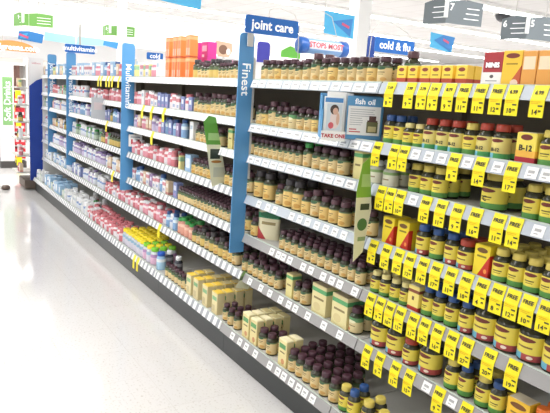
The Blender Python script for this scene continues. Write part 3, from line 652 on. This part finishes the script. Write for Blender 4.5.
# green sign far behind
p0 = onX(281, 57, -6); p1 = onX(301, 47, -6); w = p1.y-p0.y; h = p1.z-p0.z
o = obj('green_shelf_sign', poly_me('green_shelf_sign', [(0, 0), (w, 0), (w, h*.7), (w*.45, h), (0, h*.55)], .01, mat('sign_green', '#6cc04a', .4)), None, (-6, p0.y, p0.z), math.pi/2); tag(o, 'bright green peaked sign behind the top shelf, under the joint care sign', 'sign')
# inflatable tube banner
a = onX(297.5, 45, -4.3); b = onX(346, 50, -4.3); L = (b-a).length; r = .065
o = obj('tube_banner', None, None, tuple((a+b)/2), math.atan2(b.y-a.y, b.x-a.x)); tag(o, 'long horizontal white and blue tube banner with red words hanging above the bottles', 'banner')
bm = bmesh.new(); N_ = 20
def hl(bm, prof, mi=0):
    rings = [[bm.verts.new((x, r_*math.cos(2*math.pi*i/N_), r_*math.sin(2*math.pi*i/N_))) for i in range(N_)] for x, r_ in prof]
    for p, q in zip(rings, rings[1:]):
        for i in range(N_): f = bm.faces.new((p[i], p[(i+1)%N_], q[(i+1)%N_], q[i])); f.smooth = True
    bm.faces.new(rings[0][::-1]); bm.faces.new(rings[-1])
hl(bm, [(-L/2+.05, r*.96), (L/2-.05, r*.96)]); obj('tube_body', mesh('tube_body', bm, pmat('tube_print', '#e6eef6', [('band', 0, .3, '#7fa8d8'), ('band', .85, 1, '#8fb4dc')])), o)
for s_ in (-1, 1):
    bm = bmesh.new(); pr = [(s_*(L/2), r*.7), (s_*(L/2-.015), r*1.05), (s_*(L/2-.075), r*1.05), (s_*(L/2-.09), r*.9)]
    hl(bm, pr); obj('end_cap', mesh('end_cap', bm, mat('tube_cap_blue', '#2d62b0', .3)), o)
lettering('STOPS MOST', .062, mat('red_print', '#d8606a', .5), o, (0, -r-.001, .008), bold=.0015)
bm = bmesh.new(); bm_tube(bm, [(L/2-.12, 0, -.08), (L/2-.12, 0, .12), (L/2-.18, 0, .26), (L/2-.3, 0, .3)], .003, 6); obj('wire_hanger', mesh('wire_hanger', bm, steel), o)
# pointed shelf talkers (green)
def talker(pts, X, label, feats, base='#dcdcbc', rz=math.pi/2):
    P = [onX(x, y, X) for x, y in pts]; oy = sum(p.y for p in P)/len(P); oz = min(p.z for p in P)
    me = poly_me('shelf_talker', [(p.y-oy, p.z-oz) for p in P], .0015, pmat('talker_'+label[:8]+str(len(MATS)), base, feats))
    o = obj('shelf_talker', me, None, (X, oy, oz), rz); tag(o, label, 'sign'); return o, oy, oz
o, oy, oz = talker([(353, 262), (362.5, 252), (371.5, 208), (370, 157), (363, 164), (357, 190), (355, 220)], X0+.015, 'curved green and cream shelf talker hanging beside the yellow-tagged shelves', [('band', .62, 1, '#7fae3c'), ('rect', .25, .9, .72, .84, '#a8c87a'), ('rect', .3, .85, .50, .56, '#3c4a34'), ('ell', .5, .36, .3, .06, '#4c7a44'), ('rect', .3, .8, .2, .24, '#8aa070')])
o, oy, oz = talker([(212, 187), (219, 184), (227, 182), (216, 117.5), (209, 115.5), (203.5, 122)], -2.83, 'leaning green-topped shelf talker left of the Finest post', [('band', .60, 1, '#5f9e3e'), ('rect', .2, .75, .66, .76, '#a6cc86'), ('rect', .3, .68, .40, .54, '#2e3a30'), ('ell', .55, .36, .2, .02, '#b07a3a'), ('rect', .45, .9, .14, .28, '#bfc3ae')])
o, oy, oz = talker([(235.5, 288), (248, 289), (254, 276), (244, 270.5)], SX+.03, 'small pale green wobbler card below the Finest post', [('band', .6, 1, '#7aa05a'), ('rect', .1, .9, .5, .7, '#5a6a4a')])
# red card by the Multivitamins post
a = onX(128.5, 146.5, X0-3*BW+.02); b = onX(141.5, 134.5, X0-3*BW+.02)
o = obj('promotion_card', None, None, tuple(a), math.pi/2-.25); tag(o, 'white promotion card with red picture on the Multivitamins post', 'card'); w = b.y-a.y; h = b.z-a.z
obj('card_panel', poly_me('card_panel', rrect(0, w, 0, h, .006), .002, paper), o)
bm = bmesh.new(); bm_box(bm, w*.18, w*.82, -.001, 0, h*.2, h*.6); bm_box(bm, w*.15, w*.85, -.001, 0, h*.75, h*.82, 1); obj('printed_picture', mesh('printed_picture', bm, [mat('card_red', '#c8404c', .5), mat('card_grey', '#8a90a0', .5)]), o)
# grey information card in front of the far shelves
a = onX(91, 118, -5.0); b = onX(105, 97.5, -5.0); w = b.y-a.y; h = b.z-a.z
o = obj('information_card', None, None, tuple(a), math.pi/2-.1); tag(o, 'grey tilted information card standing out from the third shelf left of Multivitamins post', 'card')
obj('card_panel', poly_me('card_panel', [(0, 0), (w, -.015), (w, h-.01), (w*.02, h)], .004, mat('card_pale_grey', '#b9bcc0', .5)), o)
bm = bmesh.new(); bm_box(bm, w*.2, w*.8, -.001, 0, h*.4, h*.75); obj('printed_picture', mesh('printed_picture', bm, mat('card_mid_grey', '#cdbfc0', .5)), o)
# ------------------------------------------------------------------ fish oil brochure holder
o = obj('brochure_holder', None, None, (0, 0, 0)); hx = -1.80
c = onX(319.5, 136, hx)
rzh = math.radians(62)
o.location = c; o.rotation_euler = (0, 0, rzh)
tag(o, 'blue brochure holder with fish oil card and TAKE ONE pocket on the second shelf', 'display')
bl2 = mat('holder_blue', '#5c9ccb', .35); W_, Hh = .232, .158
z_b = .0
def part(name, x0, x1, y0, y1, z0, z1, m_): bm = bmesh.new(); bm_box(bm, x0, x1, y0, y1, z0, z1); return obj(name, mesh(name, bm, m_, .001), o)
part('holder_back', 0, W_, .05, .055, 0, Hh+.0, bl2); part('holder_base', 0, W_, .0, .05, -.004, 0, bl2); part('side_wall', W_-.003, W_, 0, .05, 0, Hh-.01, bl2); part('side_wall', 0, .003, .0, .05, 0, Hh-.01, bl2)
pn = part('fish_oil_panel', .094, W_-.004, -.004, 0, -.002, Hh-.004, bl2)
bm = bmesh.new(); pw0, pw1 = .099, W_-.011; bm_box(bm, pw0, pw1, -.0052, -.004, .012, Hh-.040); wp = obj('white_text_area', mesh('white_text_area', bm, paper), pn)
lettering('fish oil', .029, wtxt, pn, ((pw0+pw1)/2, -.005, Hh-.024), bold=.0004)
bm = bmesh.new()
for i in range(8): bm_box(bm, pw0+.008, pw0+.008+(.10 if i < 4 else .05)-R.uniform(0, .015), -.0056, -.0051, Hh-.053-i*.008, Hh-.0508-i*.008)
obj('small_print', mesh('small_print', bm, mat('small_print_grey', '#b4b4b8', .6)), pn)
bm = bmesh.new(); bm_box(bm, pw1-.05, pw1-.008, -.0058, -.0051, .022, .062, 0); bm_box(bm, pw1-.048, pw1-.010, -.0060, -.0051, .062, .068, 1); bm_box(bm, pw1-.042, pw1-.016, -.0060, -.0051, .068, .084, 1); bm_box(bm, pw1-.044, pw1-.014, -.0060, -.0051, .026, .046, 2)
obj('printed_bottle', mesh('printed_bottle', bm, [mat('print_olive', '#6a6a42', .5), mat('print_maroon', '#5a3a36', .5), mat('print_cream', '#c8bc88', .5)]), pn)
bm = bmesh.new(); bm_box(bm, pw0+.008, pw0+.05, -.0056, -.0051, .022, .026); bm_box(bm, pw0+.008, pw0+.035, -.0056, -.0051, .031, .035); obj('red_print', mesh('red_print', bm, mat('red_print2', '#c84a50', .5)), pn)
pk_ = part('pocket_front', .002, .092, -.022, -.018, -.014, .022, paper)
lettering('TAKE ONE', .0185, mat('take_one_red', '#b8283a', .5), pk_, (.047, -.0226, .004), bold=.0006)
part('pocket_side', .002, .005, -.018, .0, -.01, .10, bl2)
lf = part('leaflet', .008, .078, -.015, -.004, .0, Hh-.012, mat('leaflet_paper', '#e8ecee', .5))
bm = bmesh.new(); z1 = Hh-.016
bm_box(bm, .010, .076, -.0158, -.0150, z1-.016, z1, 0)           # blue heading
bm_box(bm, .018, .073, -.0158, -.0150, .026, z1-.021, 1)
obj('printed_heading', mesh('printed_heading', bm, [mat('leaflet_blue', '#4a8ac8', .5), mat('leaflet_sky', '#cfdbe4', .5)]), lf)
bm = bmesh.new()
def disc(bm, cx, cz, rx, rz_, y, mi):
    v = [bm.verts.new((cx+rx*math.cos(2*math.pi*i/18), y, cz+rz_*math.sin(2*math.pi*i/18))) for i in range(18)]; f = bm.faces.new(v); f.material_index = mi
disc(bm, .050, .066, .018, .036, -.0161, 2); disc(bm, .046, .100, .016, .018, -.0163, 0); disc(bm, .050, .094, .010, .013, -.0165, 1); disc(bm, .060, .066, .006, .022, -.0164, 1); disc(bm, .036, .042, .010, .012, -.0165, 3)
me = bpy.data.meshes.new('printed_portrait'); bm.to_mesh(me); bm.free()
for mm in (mat('print_hair', '#4a3a34', .6), mat('print_skin', '#d8b09c', .6), mat('print_shirt', '#e8d8d4', .6), mat('print_red', '#d0606a', .6)): me.materials.append(mm)
obj('printed_portrait', me, lf)
part('leaflet_behind', .02, .09, .004, .014, .0, Hh+.006, paper)
part('leaflet_behind', .065, .12, .02, .03, .0, Hh+.004, paper)
# ------------------------------------------------------------------ store shell
XW, YB, CZ = -24., 24., 3.45
bm = bmesh.new(); bm_box(bm, XW, 8, -9, YB, -.1, 0)
fm = bpy.data.materials.new('terrazzo_floor'); fm.use_nodes = True; nt = fm.node_tree; N = nt.nodes; b = N['Principled BSDF']
tc = N.new('ShaderNodeTexCoord'); n1 = N.new('ShaderNodeTexNoise'); n1.inputs['Scale'].default_value = 90; n1.inputs['Detail'].default_value = 2
n2 = N.new('ShaderNodeTexNoise'); n2.inputs['Scale'].default_value = 1.2; r1 = N.new('ShaderNodeValToRGB'); r1.color_ramp.elements[0].position = .28; r1.color_ramp.elements[1].position = .42
r1.color_ramp.elements[0].color = lin(hexc('#bdb8b0'))+(1,); r1.color_ramp.elements[1].color = lin(hexc('#d6d4d1'))+(1,)
mx = N.new('ShaderNodeMix'); mx.data_type = 'RGBA'; mx.blend_type = 'MULTIPLY'; mx.inputs[0].default_value = .25
br = N.new('ShaderNodeTexBrick'); br.offset = 0; br.inputs['Scale'].default_value = 1; br.inputs['Brick Width'].default_value = .305; br.inputs['Row Height'].default_value = .305; br.inputs['Mortar Size'].default_value = .002
br.inputs['Color1'].default_value = (1,1,1,1); br.inputs['Color2'].default_value = (.95,.95,.95,1); br.inputs['Mortar'].default_value = (.86,.84,.82,1)
nt.links.new(tc.outputs['Object'], n1.inputs['Vector']); nt.links.new(tc.outputs['Object'], n2.inputs['Vector']); nt.links.new(tc.outputs['Object'], br.inputs['Vector'])
nt.links.new(n1.outputs['Fac'], r1.inputs['Fac']); m3 = N.new('ShaderNodeMix'); m3.data_type = 'RGBA'; m3.blend_type = 'MULTIPLY'; m3.inputs[0].default_value = .6
nt.links.new(r1.outputs['Color'], m3.inputs[6]); nt.links.new(br.outputs['Color'], m3.inputs[7]); nt.links.new(m3.outputs[2], mx.inputs[6]); nt.links.new(n2.outputs['Color'], mx.inputs[7])
nt.links.new(m3.outputs[2], b.inputs['Base Color']); b.inputs['Roughness'].default_value = .1; b.inputs['Specular IOR Level'].default_value = .6
struct(obj('floor', mesh('floor', bm, fm)))
# ceiling with tile grid
cmn = bpy.data.materials.new('ceiling_tiles'); cmn.use_nodes = True; nt = cmn.node_tree; N = nt.nodes; b = N['Principled BSDF']; tc = N.new('ShaderNodeTexCoord')
br = N.new('ShaderNodeTexBrick'); br.offset = 0; br.inputs['Scale'].default_value = 1; br.inputs['Brick Width'].default_value = 1.22; br.inputs['Row Height'].default_value = .61; br.inputs['Mortar Size'].default_value = .014
br.inputs['Color1'].default_value = (.60,.585,.58,1); br.inputs['Color2'].default_value = (.57,.555,.55,1); br.inputs['Mortar'].default_value = (.48,.46,.45,1)
nt.links.new(tc.outputs['Object'], br.inputs['Vector']); nt.links.new(br.outputs['Color'], b.inputs['Base Color']); b.inputs['Roughness'].default_value = .9
bm = bmesh.new(); bm_box(bm, XW, 8, -9, YB, CZ, CZ+.1); struct(obj('ceiling', mesh('ceiling', bm, cmn)))
wallm = mat('wall_white', '#f4f4f4', .8)
struct(boxobj('wall_left', XW-.1, XW, -9, YB, 0, CZ, wallm)); struct(boxobj('wall_back', XW, 8, YB, YB+.1, 0, CZ, wallm))
# soffit bulkhead in front of the far left wall
struct(boxobj('trim_1', -18.4, -18, -6, 14, 2.45, CZ, mat('soffit_white', '#efefee', .8)))
# light rows
em = mat('fluorescent_lens', '#ffffff', .5, emit=7)
for i, (X, ya, yb) in enumerate(((-2.6, -6, 22), (-8.8, -6, 22), (-15.0, -6, 22), (4.5, -6, 22), (-21, -6, 22), (-11.9, -6, 22), (-17.2, -6, 22))):
    o = obj('ceiling_light_row', None, None, (X, 8, CZ)); tag(o, ['long fluorescent row directly above the near shelving', 'long fluorescent row, second from the camera', 'long fluorescent row, third from the camera', 'long fluorescent row behind the camera', 'long fluorescent row nearest the far left wall', 'long fluorescent row between the second and third long rows', 'long fluorescent row just in front of the white soffit'][i], 'light', 'fluorescent ceiling rows')
    bm = bmesh.new(); bm_box(bm, -.16, .16, ya-8, yb-8, -.07, -.001); obj('housing', mesh('housing', bm, white), o)
    bm = bmesh.new(); bm_box(bm, -.14, .14, ya-8+.05, yb-8-.05, -.09, -.0705); obj('lens', mesh('lens', bm, em), o)
    l = bpy.data.lights.new('row_light', 'AREA'); l.shape = 'RECTANGLE'; l.size = .28; l.size_y = yb-ya; l.energy = 520 if i < 4 else 220; l.color = (1, .99, .985)
    lo = bpy.data.objects.new('row_light', l); COL.objects.link(lo); lo.location = (X, (ya+yb)/2, CZ-.1)
# columns
def column(x0, x1, y, ydist, label):
    a = onY(x0, y, ydist); b_ = onY(x1, y, ydist); w = (x1-x0)/F*math.hypot(a.x, a.y)*.80
    o = boxobj('column', -w/2, w/2, -w/2, w/2, 0, CZ-.002, white, bevel=.01); o.location = ((a.x+b_.x)/2, ydist, 0); tag(o, label, 'column')
column(117.5, 126.5, 30, 3.4, 'slim white column rising behind the top of the Multivitamins post')
column(349.5, 368.5, 30, 6.5, 'broad white column left of the cold & flu sign')
# aisle markers
def aisle(xl, yl, xm, ym, xr, yr, hpx, X, num, sub, label, m_, both=None):
    """folded marker: two panels meeting at a ridge towards the viewer"""
    e = Vector((0, 0, CH)); A = e+ray(xl, yl)*(X+.22); B = e+ray(xm, ym)*X; C_ = e+ray(xr, yr)*(X+.14); Hm = hpx*X/F
    o = obj('aisle_marker', None, None, (B.x, B.y, B.z-Hm)); tag(o, label, 'sign', 'hanging aisle markers')
    for nm, P_, Q_, t in (('left_panel', A, B, sub[0]), ('right_panel', B, C_, sub[1])):
        v = Q_-P_; w = math.hypot(v.x, v.y); ang = math.atan2(v.y, v.x)
        pe = obj(nm, poly_me(nm, [(0, .0), (w, .0), (w, Hm*.98), (w*.5, Hm*1.06), (0, Hm*.92)], .012, m_), o, (P_.x-B.x, P_.y-B.y, 0), ang)
        n = t[0]
        if n: lettering(n, Hm*.42, wtxt, pe, (w*t[1], -.004, Hm*.68), bold=.002)
        bm = bmesh.new()
        for i in range(3): bm_box(bm, w*t[2]+R.uniform(0, .12)*w, w*t[3], -.003, -.0005, Hm*(.68-i*.22), Hm*(.715-i*.22))
        obj('small_print', mesh('small_print', bm, wtxt), pe)
    bm = bmesh.new(); bm_box(bm, -.022, .022, -.03, -.016, Hm*.22, Hm*1.0); obj('white_ridge', mesh('white_ridge', bm, white), o).rotation_euler = (0, 0, .57)
    bm = bmesh.new()
    for q_ in (A, C_): bm_tube(bm, [((q_.x-B.x)*.5, (q_.y-B.y)*.5, Hm), ((q_.x-B.x)*.5, (q_.y-B.y)*.5, CZ-(B.z-Hm)-.002)], .004, 6)
    obj('hanging_rods', mesh('hanging_rods', bm, steel), o)
    return o
grey = mat('aisle_grey', '#737c81', .5); grn = mat('aisle_green', '#69a04a', .5)
aisle(425, 2, 448, -1, 484, 2, 23, 6.4, '7', (('', .2, .35, .9), ('7', .13, .45, .9)), 'grey hanging aisle marker with a white 7', grey)
aisle(502, 22, 529, 16, 563, 20, 22, 6.8, '6', (('6', .14, .35, .9), ('5', .13, .42, .85)), 'grey hanging aisle marker with white 6 and 5 at the right edge', grey)
aisle(13.5, 14, 24, 12.5, 53, 14, 12.5, 9.5, '9', (('9', .5, .6, .6), ('', .1, .4, .92)), 'green hanging aisle marker with a white 9', grn)
aisle(102.5, 27, 111, 25, 135, 26.5, 10, 11, '8', (('8', .5, .6, .6), ('', .1, .5, .92)), 'green hanging aisle marker with a white 8 behind the slim column', grn)
# blue hanging flags
def flag(pts, X, label, m_, ma=None, pa=None):
    P = [onX(x, y, X) for x, y in pts]; oy = sum(p.y for p in P)/len(P); oz = min(p.z for p in P)
    o = obj('hanging_flag', None, None, (X, oy, oz), math.pi/2); tag(o, label, 'banner', 'blue hanging flags')
    obj('flag_sheet', poly_me('flag_sheet', [(p.y-oy, p.z-oz) for p in P], .004, m_), o)
    if pa:
        Q = [onX(x, y, X+.004) for x, y in pa]; q = obj('darker_fold', poly_me('darker_fold', [(p.y-oy, p.z-oz) for p in Q], .002, ma), o, (0, -.005, 0))
        bm = bmesh.new(); c = sum((p for p in Q), Vector())/len(Q); bm_box(bm, -.06, .06, -.002, 0, -.015, .015)
        z_ = obj('red_mark', mesh('red_mark', bm, mat('flag_red', '#d05a80', .5)), o, (c.y-oy, -.008, c.z-oz)); z_.rotation_euler = (0, .3, 0)
    mp = max(P, key=lambda p: p.z); bm = bmesh.new(); bm_tube(bm, [(mp.y-oy, .002, mp.z-oz), (mp.y-oy, .002, CZ-oz-.002)], .003, 6); obj('hanging_wire', mesh('hanging_wire', bm, steel), o)
skyb = mat('flag_sky', '#4fb4e4', .5); skyd = mat('flag_mid', '#3a86cc', .5); pale = mat('flag_pale', '#a4d8f0', .5)
flag([(324, 33), (353, 39), (355, 16), (325, 10)], -6, 'light blue flag with darker folded corner hanging left of broad white column', skyb, skyd, [(333, 21), (350, 37), (353, 19)])
flag([(430, 47), (451, 53), (455, 37.5), (431, 32)], -6, 'light blue flag with darker folded corner right of the cold & flu sign', skyb, skyd, [(434, 40), (450, 52), (455, 38), (444, 35)])
flag([(160, -6), (160, 0), (200.5, 10), (201.5, 0), (200, -6)], -6, 'sky blue flag cut by the top edge above the orange cartons', skyb)
flag([(18, 39), (42, 43.5), (44, 34.5), (29, 31), (18.5, 31)], -9, 'small blue flag with red mark below the green 9 marker', skyd, skyb, [(20, 38), (26, 39), (28, 33), (21, 34)])
flag([(44, 40), (75, 44.5), (76, 36.5), (44.5, 31.5)], -11, 'long pale blue banner left of the hanging multivitamins sign', pale)
flag([(76.5, 44.5), (104, 46), (105, 39.5), (77, 36)], -11, 'long pale blue banner right of the hanging multivitamins sign', pale)
flag([(103, 45), (117, 49), (118.5, 42.5), (104, 40.5)], -10.5, 'small blue flag just left of the slim white column', skyd)
# dome camera on the ceiling
c = onZ(503.5, 13.5, CZ); bm = bmesh.new(); bm_lathe(bm, [(.05, -.19), (.13, -.15), (.18, -.07), (.19, -.03)], 24, 0); bm_lathe(bm, [(.22, -.03), (.22, -.001)], 24, 1)
tag(obj('dome_camera', mesh('dome_camera', bm, [mat('dome_black', '#2c2e32', .15), white]), None, tuple(c)), 'black dome security camera on the ceiling at upper right', 'camera')
# small hanging brown card above the magenta cartons
a = onX(215, 56, -3.9); b_ = onX(233, 42, -3.9); w = b_.y-a.y; h = b_.z-a.z
o = obj('hanging_card', None, None, tuple(a), math.pi/2); tag(o, 'small brown and cream picture card above the magenta cartons', 'card')
obj('card_panel', poly_me('card_panel', [(0, h*.3), (w*.2, 0), (w*.8, .0), (w, h*.4), (w*.95, h*.9), (0, h)], .003, pmat('brown_card', '#c9ab90', [('ell', .45, .45, .25, .3, '#7a5a48'), ('ell', .75, .35, .12, .2, '#e8e4e0')])), o)
bm = bmesh.new(); bm_box(bm, w*.45, w*.55, .003, .006, -(a.z-H(2, 0))+.0, .02); obj('support_stem', mesh('support_stem', bm, steel), o)
# ------------------------------------------------------------------ far left: power wing, drinks end cap, arch sign
o = obj('display_tower', None, None, (EX-.25, D-.12, 0)); tag(o, 'display tower with deep blue side panel at the far end of the shelving', 'display')
def tp(name, x0, x1, y0, y1, z0, z1, m_, par=o): bm = bmesh.new(); bm_box(bm, x0-(EX-.25), x1-(EX-.25), y0-(D-.12), y1-(D-.12), z0, z1); return obj(name, mesh(name, bm, m_), par)
xa, xb = EX-.45, EX-.04
pa_ = onX(29, 80, xb); pb_ = onX(43.5, 80, xb)
ya, yb = pa_.y, max(pb_.y, pa_.y+.15)
zt = onX(36, 58, xb).z; zb1 = onX(29, 86, xb).z; zb2 = onX(43, 78, xb).z; z_0 = .12
wcr = mat('tower_white', '#eeeceb', .5)
pts = [(ya, z_0), (yb, z_0), (yb, zb2), ((ya+yb)/2, zb1+.07), (ya, zb1)]
me = poly_me('blue_side_panel', [(y-(D-.12), z) for y, z in pts], .006, navy)
q = obj('blue_side_panel', me, o, (xb+.008-(EX-.25), 0, 0), math.pi/2)
tp('white_side_panel', xb-.01, xb, ya, yb, z_0, zt, wcr)
lettering('wellness', .03, mat('rose_print', '#d88890', .5), o, (xb+.002-(EX-.25), (ya+yb)/2-(D-.12), zt-.06)).rotation_euler = (0, 0, math.pi/2)
tp('back_panel', xa, xb-.01, yb-.02, yb, z_0, zt, wcr); tp('base', xa, xb, ya-.06, yb, .02, .12, mat('tower_base', '#6a5c52', .6))
for i in range(6): tp('shelf', xa, xb-.01, ya-.14, yb-.02, .2+i*.2, .215+i*.2, steel)
tower_cols = ['rd', 'wbx', 'wb', 'tbx', 'wwx', 'rr']
for i in range(6):
    for j in range(2):
        s = SPEC[['tbx', 'rd', 'wwx', 'dk', 'wbx', 'col'][(i+j) % 6]]; me = build_proto(s)[0]
        q = obj(s['name'], me, None, (xb-.06-j*.09, ya-.09, .2155+i*.2)); tag(q, '%s, %s from camera on the %s shelf up of the blue-sided display tower' % (s['look'], ordn(j+1), ordn(i+1)), s['cat'])
    if i in (1, 4):
        q = obj('sale_tag', tag_me(.04, .05), None, (xb-.05, ya-.136, .213+i*.2)); tag(q, 'yellow tag on the %s shelf of the blue-sided display tower' % ('lower' if i == 1 else 'upper'), 'tag')
# dark cart wheel base by the tower foot
bm = bmesh.new(); bm_lathe(bm, [(.03, 0), (.05, .01), (.05, .03), (.03, .05)], 16)
o2 = obj('floor_bumper', mesh('floor_bumper', bm, mat('bumper_brown', '#6a5a50', .6)), None, (xb-.1, ya-.26, 0)); tag(o2, 'small dark round bumper on the floor beside the display tower foot', 'bumper')
# drinks end cap
DX = -9.55
a = onX(0.5, 75, DX); b_ = onX(13.5, 75, DX); zt = onX(6, 62, DX).z; zg0 = onX(7, 125, DX).z; zg1 = onX(7, 77, DX).z
yr = onX(25.5, 100, DX).y
o = obj('drinks_end_display', None, None, (DX, a.y, 0)); tag(o, 'white drinks end display with green Soft Drinks sign at the far left', 'display')
def dp(name, x0, x1, y0, y1, z0, z1, m_, par=None): bm = bmesh.new(); bm_box(bm, x0-DX, x1-DX, y0-a.y, y1-a.y, z0, z1); return obj(name, mesh(name, bm, m_), par or o)
dp('white_panel', DX-.02, DX, a.y-.02, b_.y, .1, zt, wcr); dp('base', DX-.5, DX+.02, a.y-.02, yr, 0, .1, mat('display_base', '#4a4644', .6))
dp('back_panel', DX-.5, DX-.48, b_.y, yr, .1, zt, mat('display_back', '#7a5a50', .6)); dp('side_panel', DX-.48, DX-.02, b_.y-.02, b_.y, .1, zt, wcr); dp('top_panel', DX-.5, DX, b_.y, yr, zt-.03, zt, wcr)
gp = dp('green_sign', DX, DX+.004, a.y+.02, b_.y-.02, zg0, zg1, mat('drinks_green', '#86b874', .5))
t = lettering('Soft Drinks', .125, wtxt, gp, (.006, (b_.y-a.y)/2, (zg0+zg1)/2), 0, bold=.002); t.rotation_euler = (0, -math.pi/2, math.pi/2)
nz = [.12, .32, .52, .72, .92, 1.12]
for i, z in enumerate(nz):
    if z+.2 < zt+.1: dp('shelf', DX-.47, DX-.01, b_.y+.002, yr, z, z+.015, steel)
redc = mat('drink_red', '#d02a38', .4)
for i, z in enumerate(nz[:5]):
    w = (yr-b_.y)/2-.006
    for j in range(2):
        y0 = b_.y+.004+j*(w+.004)
        bm = bmesh.new(); bm_box(bm, -.3, 0, 0, w, 0, .15); bm_box(bm, 0, .001, w*.2, w*.8, .05, .09, 1)
        q = obj('drink_carton', mesh('drink_carton', bm, [redc, mat('drink_white', '#f0d8d8', .5)]), None, (DX-.03, y0, z+.0155)); tag(q, 'red drink carton, %s one on the %s shelf up of the Soft Drinks display' % ('left' if j == 0 else 'right', ordn(i+1)), 'carton', 'red drink cartons')
for z, n in ((1.12, 'top'), (.72, 'middle'), (.12, 'bottom')):
    bm = bmesh.new(); bm_box(bm, 0, .003, 0, .075, -.1, .02); q = obj('sale_tag', mesh('sale_tag', bm, yel), None, (DX+.0005 if z > .2 else DX+.021, b_.y+.02, z if z > .2 else .14)); tag(q, 'yellow tag on the %s shelf of the Soft Drinks display' % n, 'tag')
# orange arch sign high on the far wall
AX = -17.5
P = [onX(-12, 51, AX), onX(36, 53, AX)]
w = P[1].y-P[0].y; zc = P[1].z; hh = onX(8, 40, AX).z-zc
pts = [(w, 0), *[(w/2+w/2*math.cos(math.radians(t)), hh*math.sin(math.radians(t))**.8) for t in range(15, 180, 15)], (0, 0)]
o = obj('arch_sign', None, None, (AX, P[0].y, zc), math.pi/2); tag(o, 'orange arched store sign with white lettering high at the far left', 'sign')
obj('arch_panel', poly_me('arch_panel', pts[::-1] if False else pts, .03, mat('arch_orange', '#e07a3c', .5)), o)
lettering('walgreens.com', .2, wtxt, o, (w*.55, -.005, hh*.35), bold=.004)
bm = bmesh.new()
for x in (w*.3, w*.7): bm_tube(bm, [(x, .015, hh*.8), (x, .015, CZ-zc-.002)], .01, 6)
obj('hanging_rods', mesh('hanging_rods', bm, steel), o)
# far wall shelving silhouettes behind the left end
for i, (xa_, xb_) in enumerate(((0, 27), (27, 58))):
    FX = -14.2; A = onX(xa_-8*(i == 0), 62, FX); B = onX(xb_, 62, FX)
    o = obj('wall_shelving', None, None, (FX, (A.y+B.y)/2, 0)); tag(o, 'pale far shelving unit behind the %s' % ('Soft Drinks display' if i == 0 else 'blue-sided display tower'), 'shelving')
    w = (B.y-A.y)/2-.01
    def fp(name, x0, x1, y0, y1, z0, z1, m_): bm = bmesh.new(); bm_box(bm, x0, x1, y0, y1, z0, z1); return obj(name, mesh(name, bm, m_), o)
    fp('back_panel', -.4, -.38, -w, w, 0, 1.75, mat('far_shelf_back', '#cfc6c0', .7))
    for k in range(6): fp('shelf', -.38, 0, -w, w, .1+k*.3, .13+k*.3, steel)
    for s_ in (-1, 1): fp('side_panel', -.38, 0, s_*w-.01, s_*w+.01, 0, 1.75, wcr)
# haze and glare painted into the goods' colours, far half of the run
def paint_haze(m, t, to=(.80, .79, .82)):
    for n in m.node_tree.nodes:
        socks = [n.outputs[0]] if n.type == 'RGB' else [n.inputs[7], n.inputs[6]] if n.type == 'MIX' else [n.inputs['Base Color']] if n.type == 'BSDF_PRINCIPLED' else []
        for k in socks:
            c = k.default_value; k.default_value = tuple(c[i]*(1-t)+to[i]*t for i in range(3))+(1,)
for nm in ('red_plastic', 'pink_plastic', 'violet_cap', 'clear_blue', 'dull_green_plastic', 'orange_plastic'): paint_haze(MATS[nm], .22)
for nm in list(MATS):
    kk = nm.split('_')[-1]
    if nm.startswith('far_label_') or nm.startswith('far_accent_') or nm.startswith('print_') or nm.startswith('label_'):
        if kk in ('rr', 'rd', 'rw', 'pk', 'pr', 'wb', 'wbb', 'wg', 'or', 'wbx', 'bbx', 'pbx', 'sbx', 'wwx', 'tbx', 'grb', 'col', 'ky', 'kg', 'kb'): paint_haze(MATS[nm], .22)
# ------------------------------------------------------------------ world & look
w = bpy.data.worlds.new('open_side_fill'); S.world = w; w.use_nodes = True
w.node_tree.nodes['Background'].inputs[0].default_value = (1, 1, 1, 1); w.node_tree.nodes['Background'].inputs[1].default_value = .7  # added white fill, enters by the open side behind the camera
S.view_settings.view_transform = 'Standard'; S.view_settings.exposure = .14; S.view_settings.gamma = 1.0
S.cycles.use_denoising = True; S.cycles.max_bounces = 6
S.cycles.use_light_tree = True
print('ITEMS', len(FINAL), {f: len(L) for f, L in fam.items()})
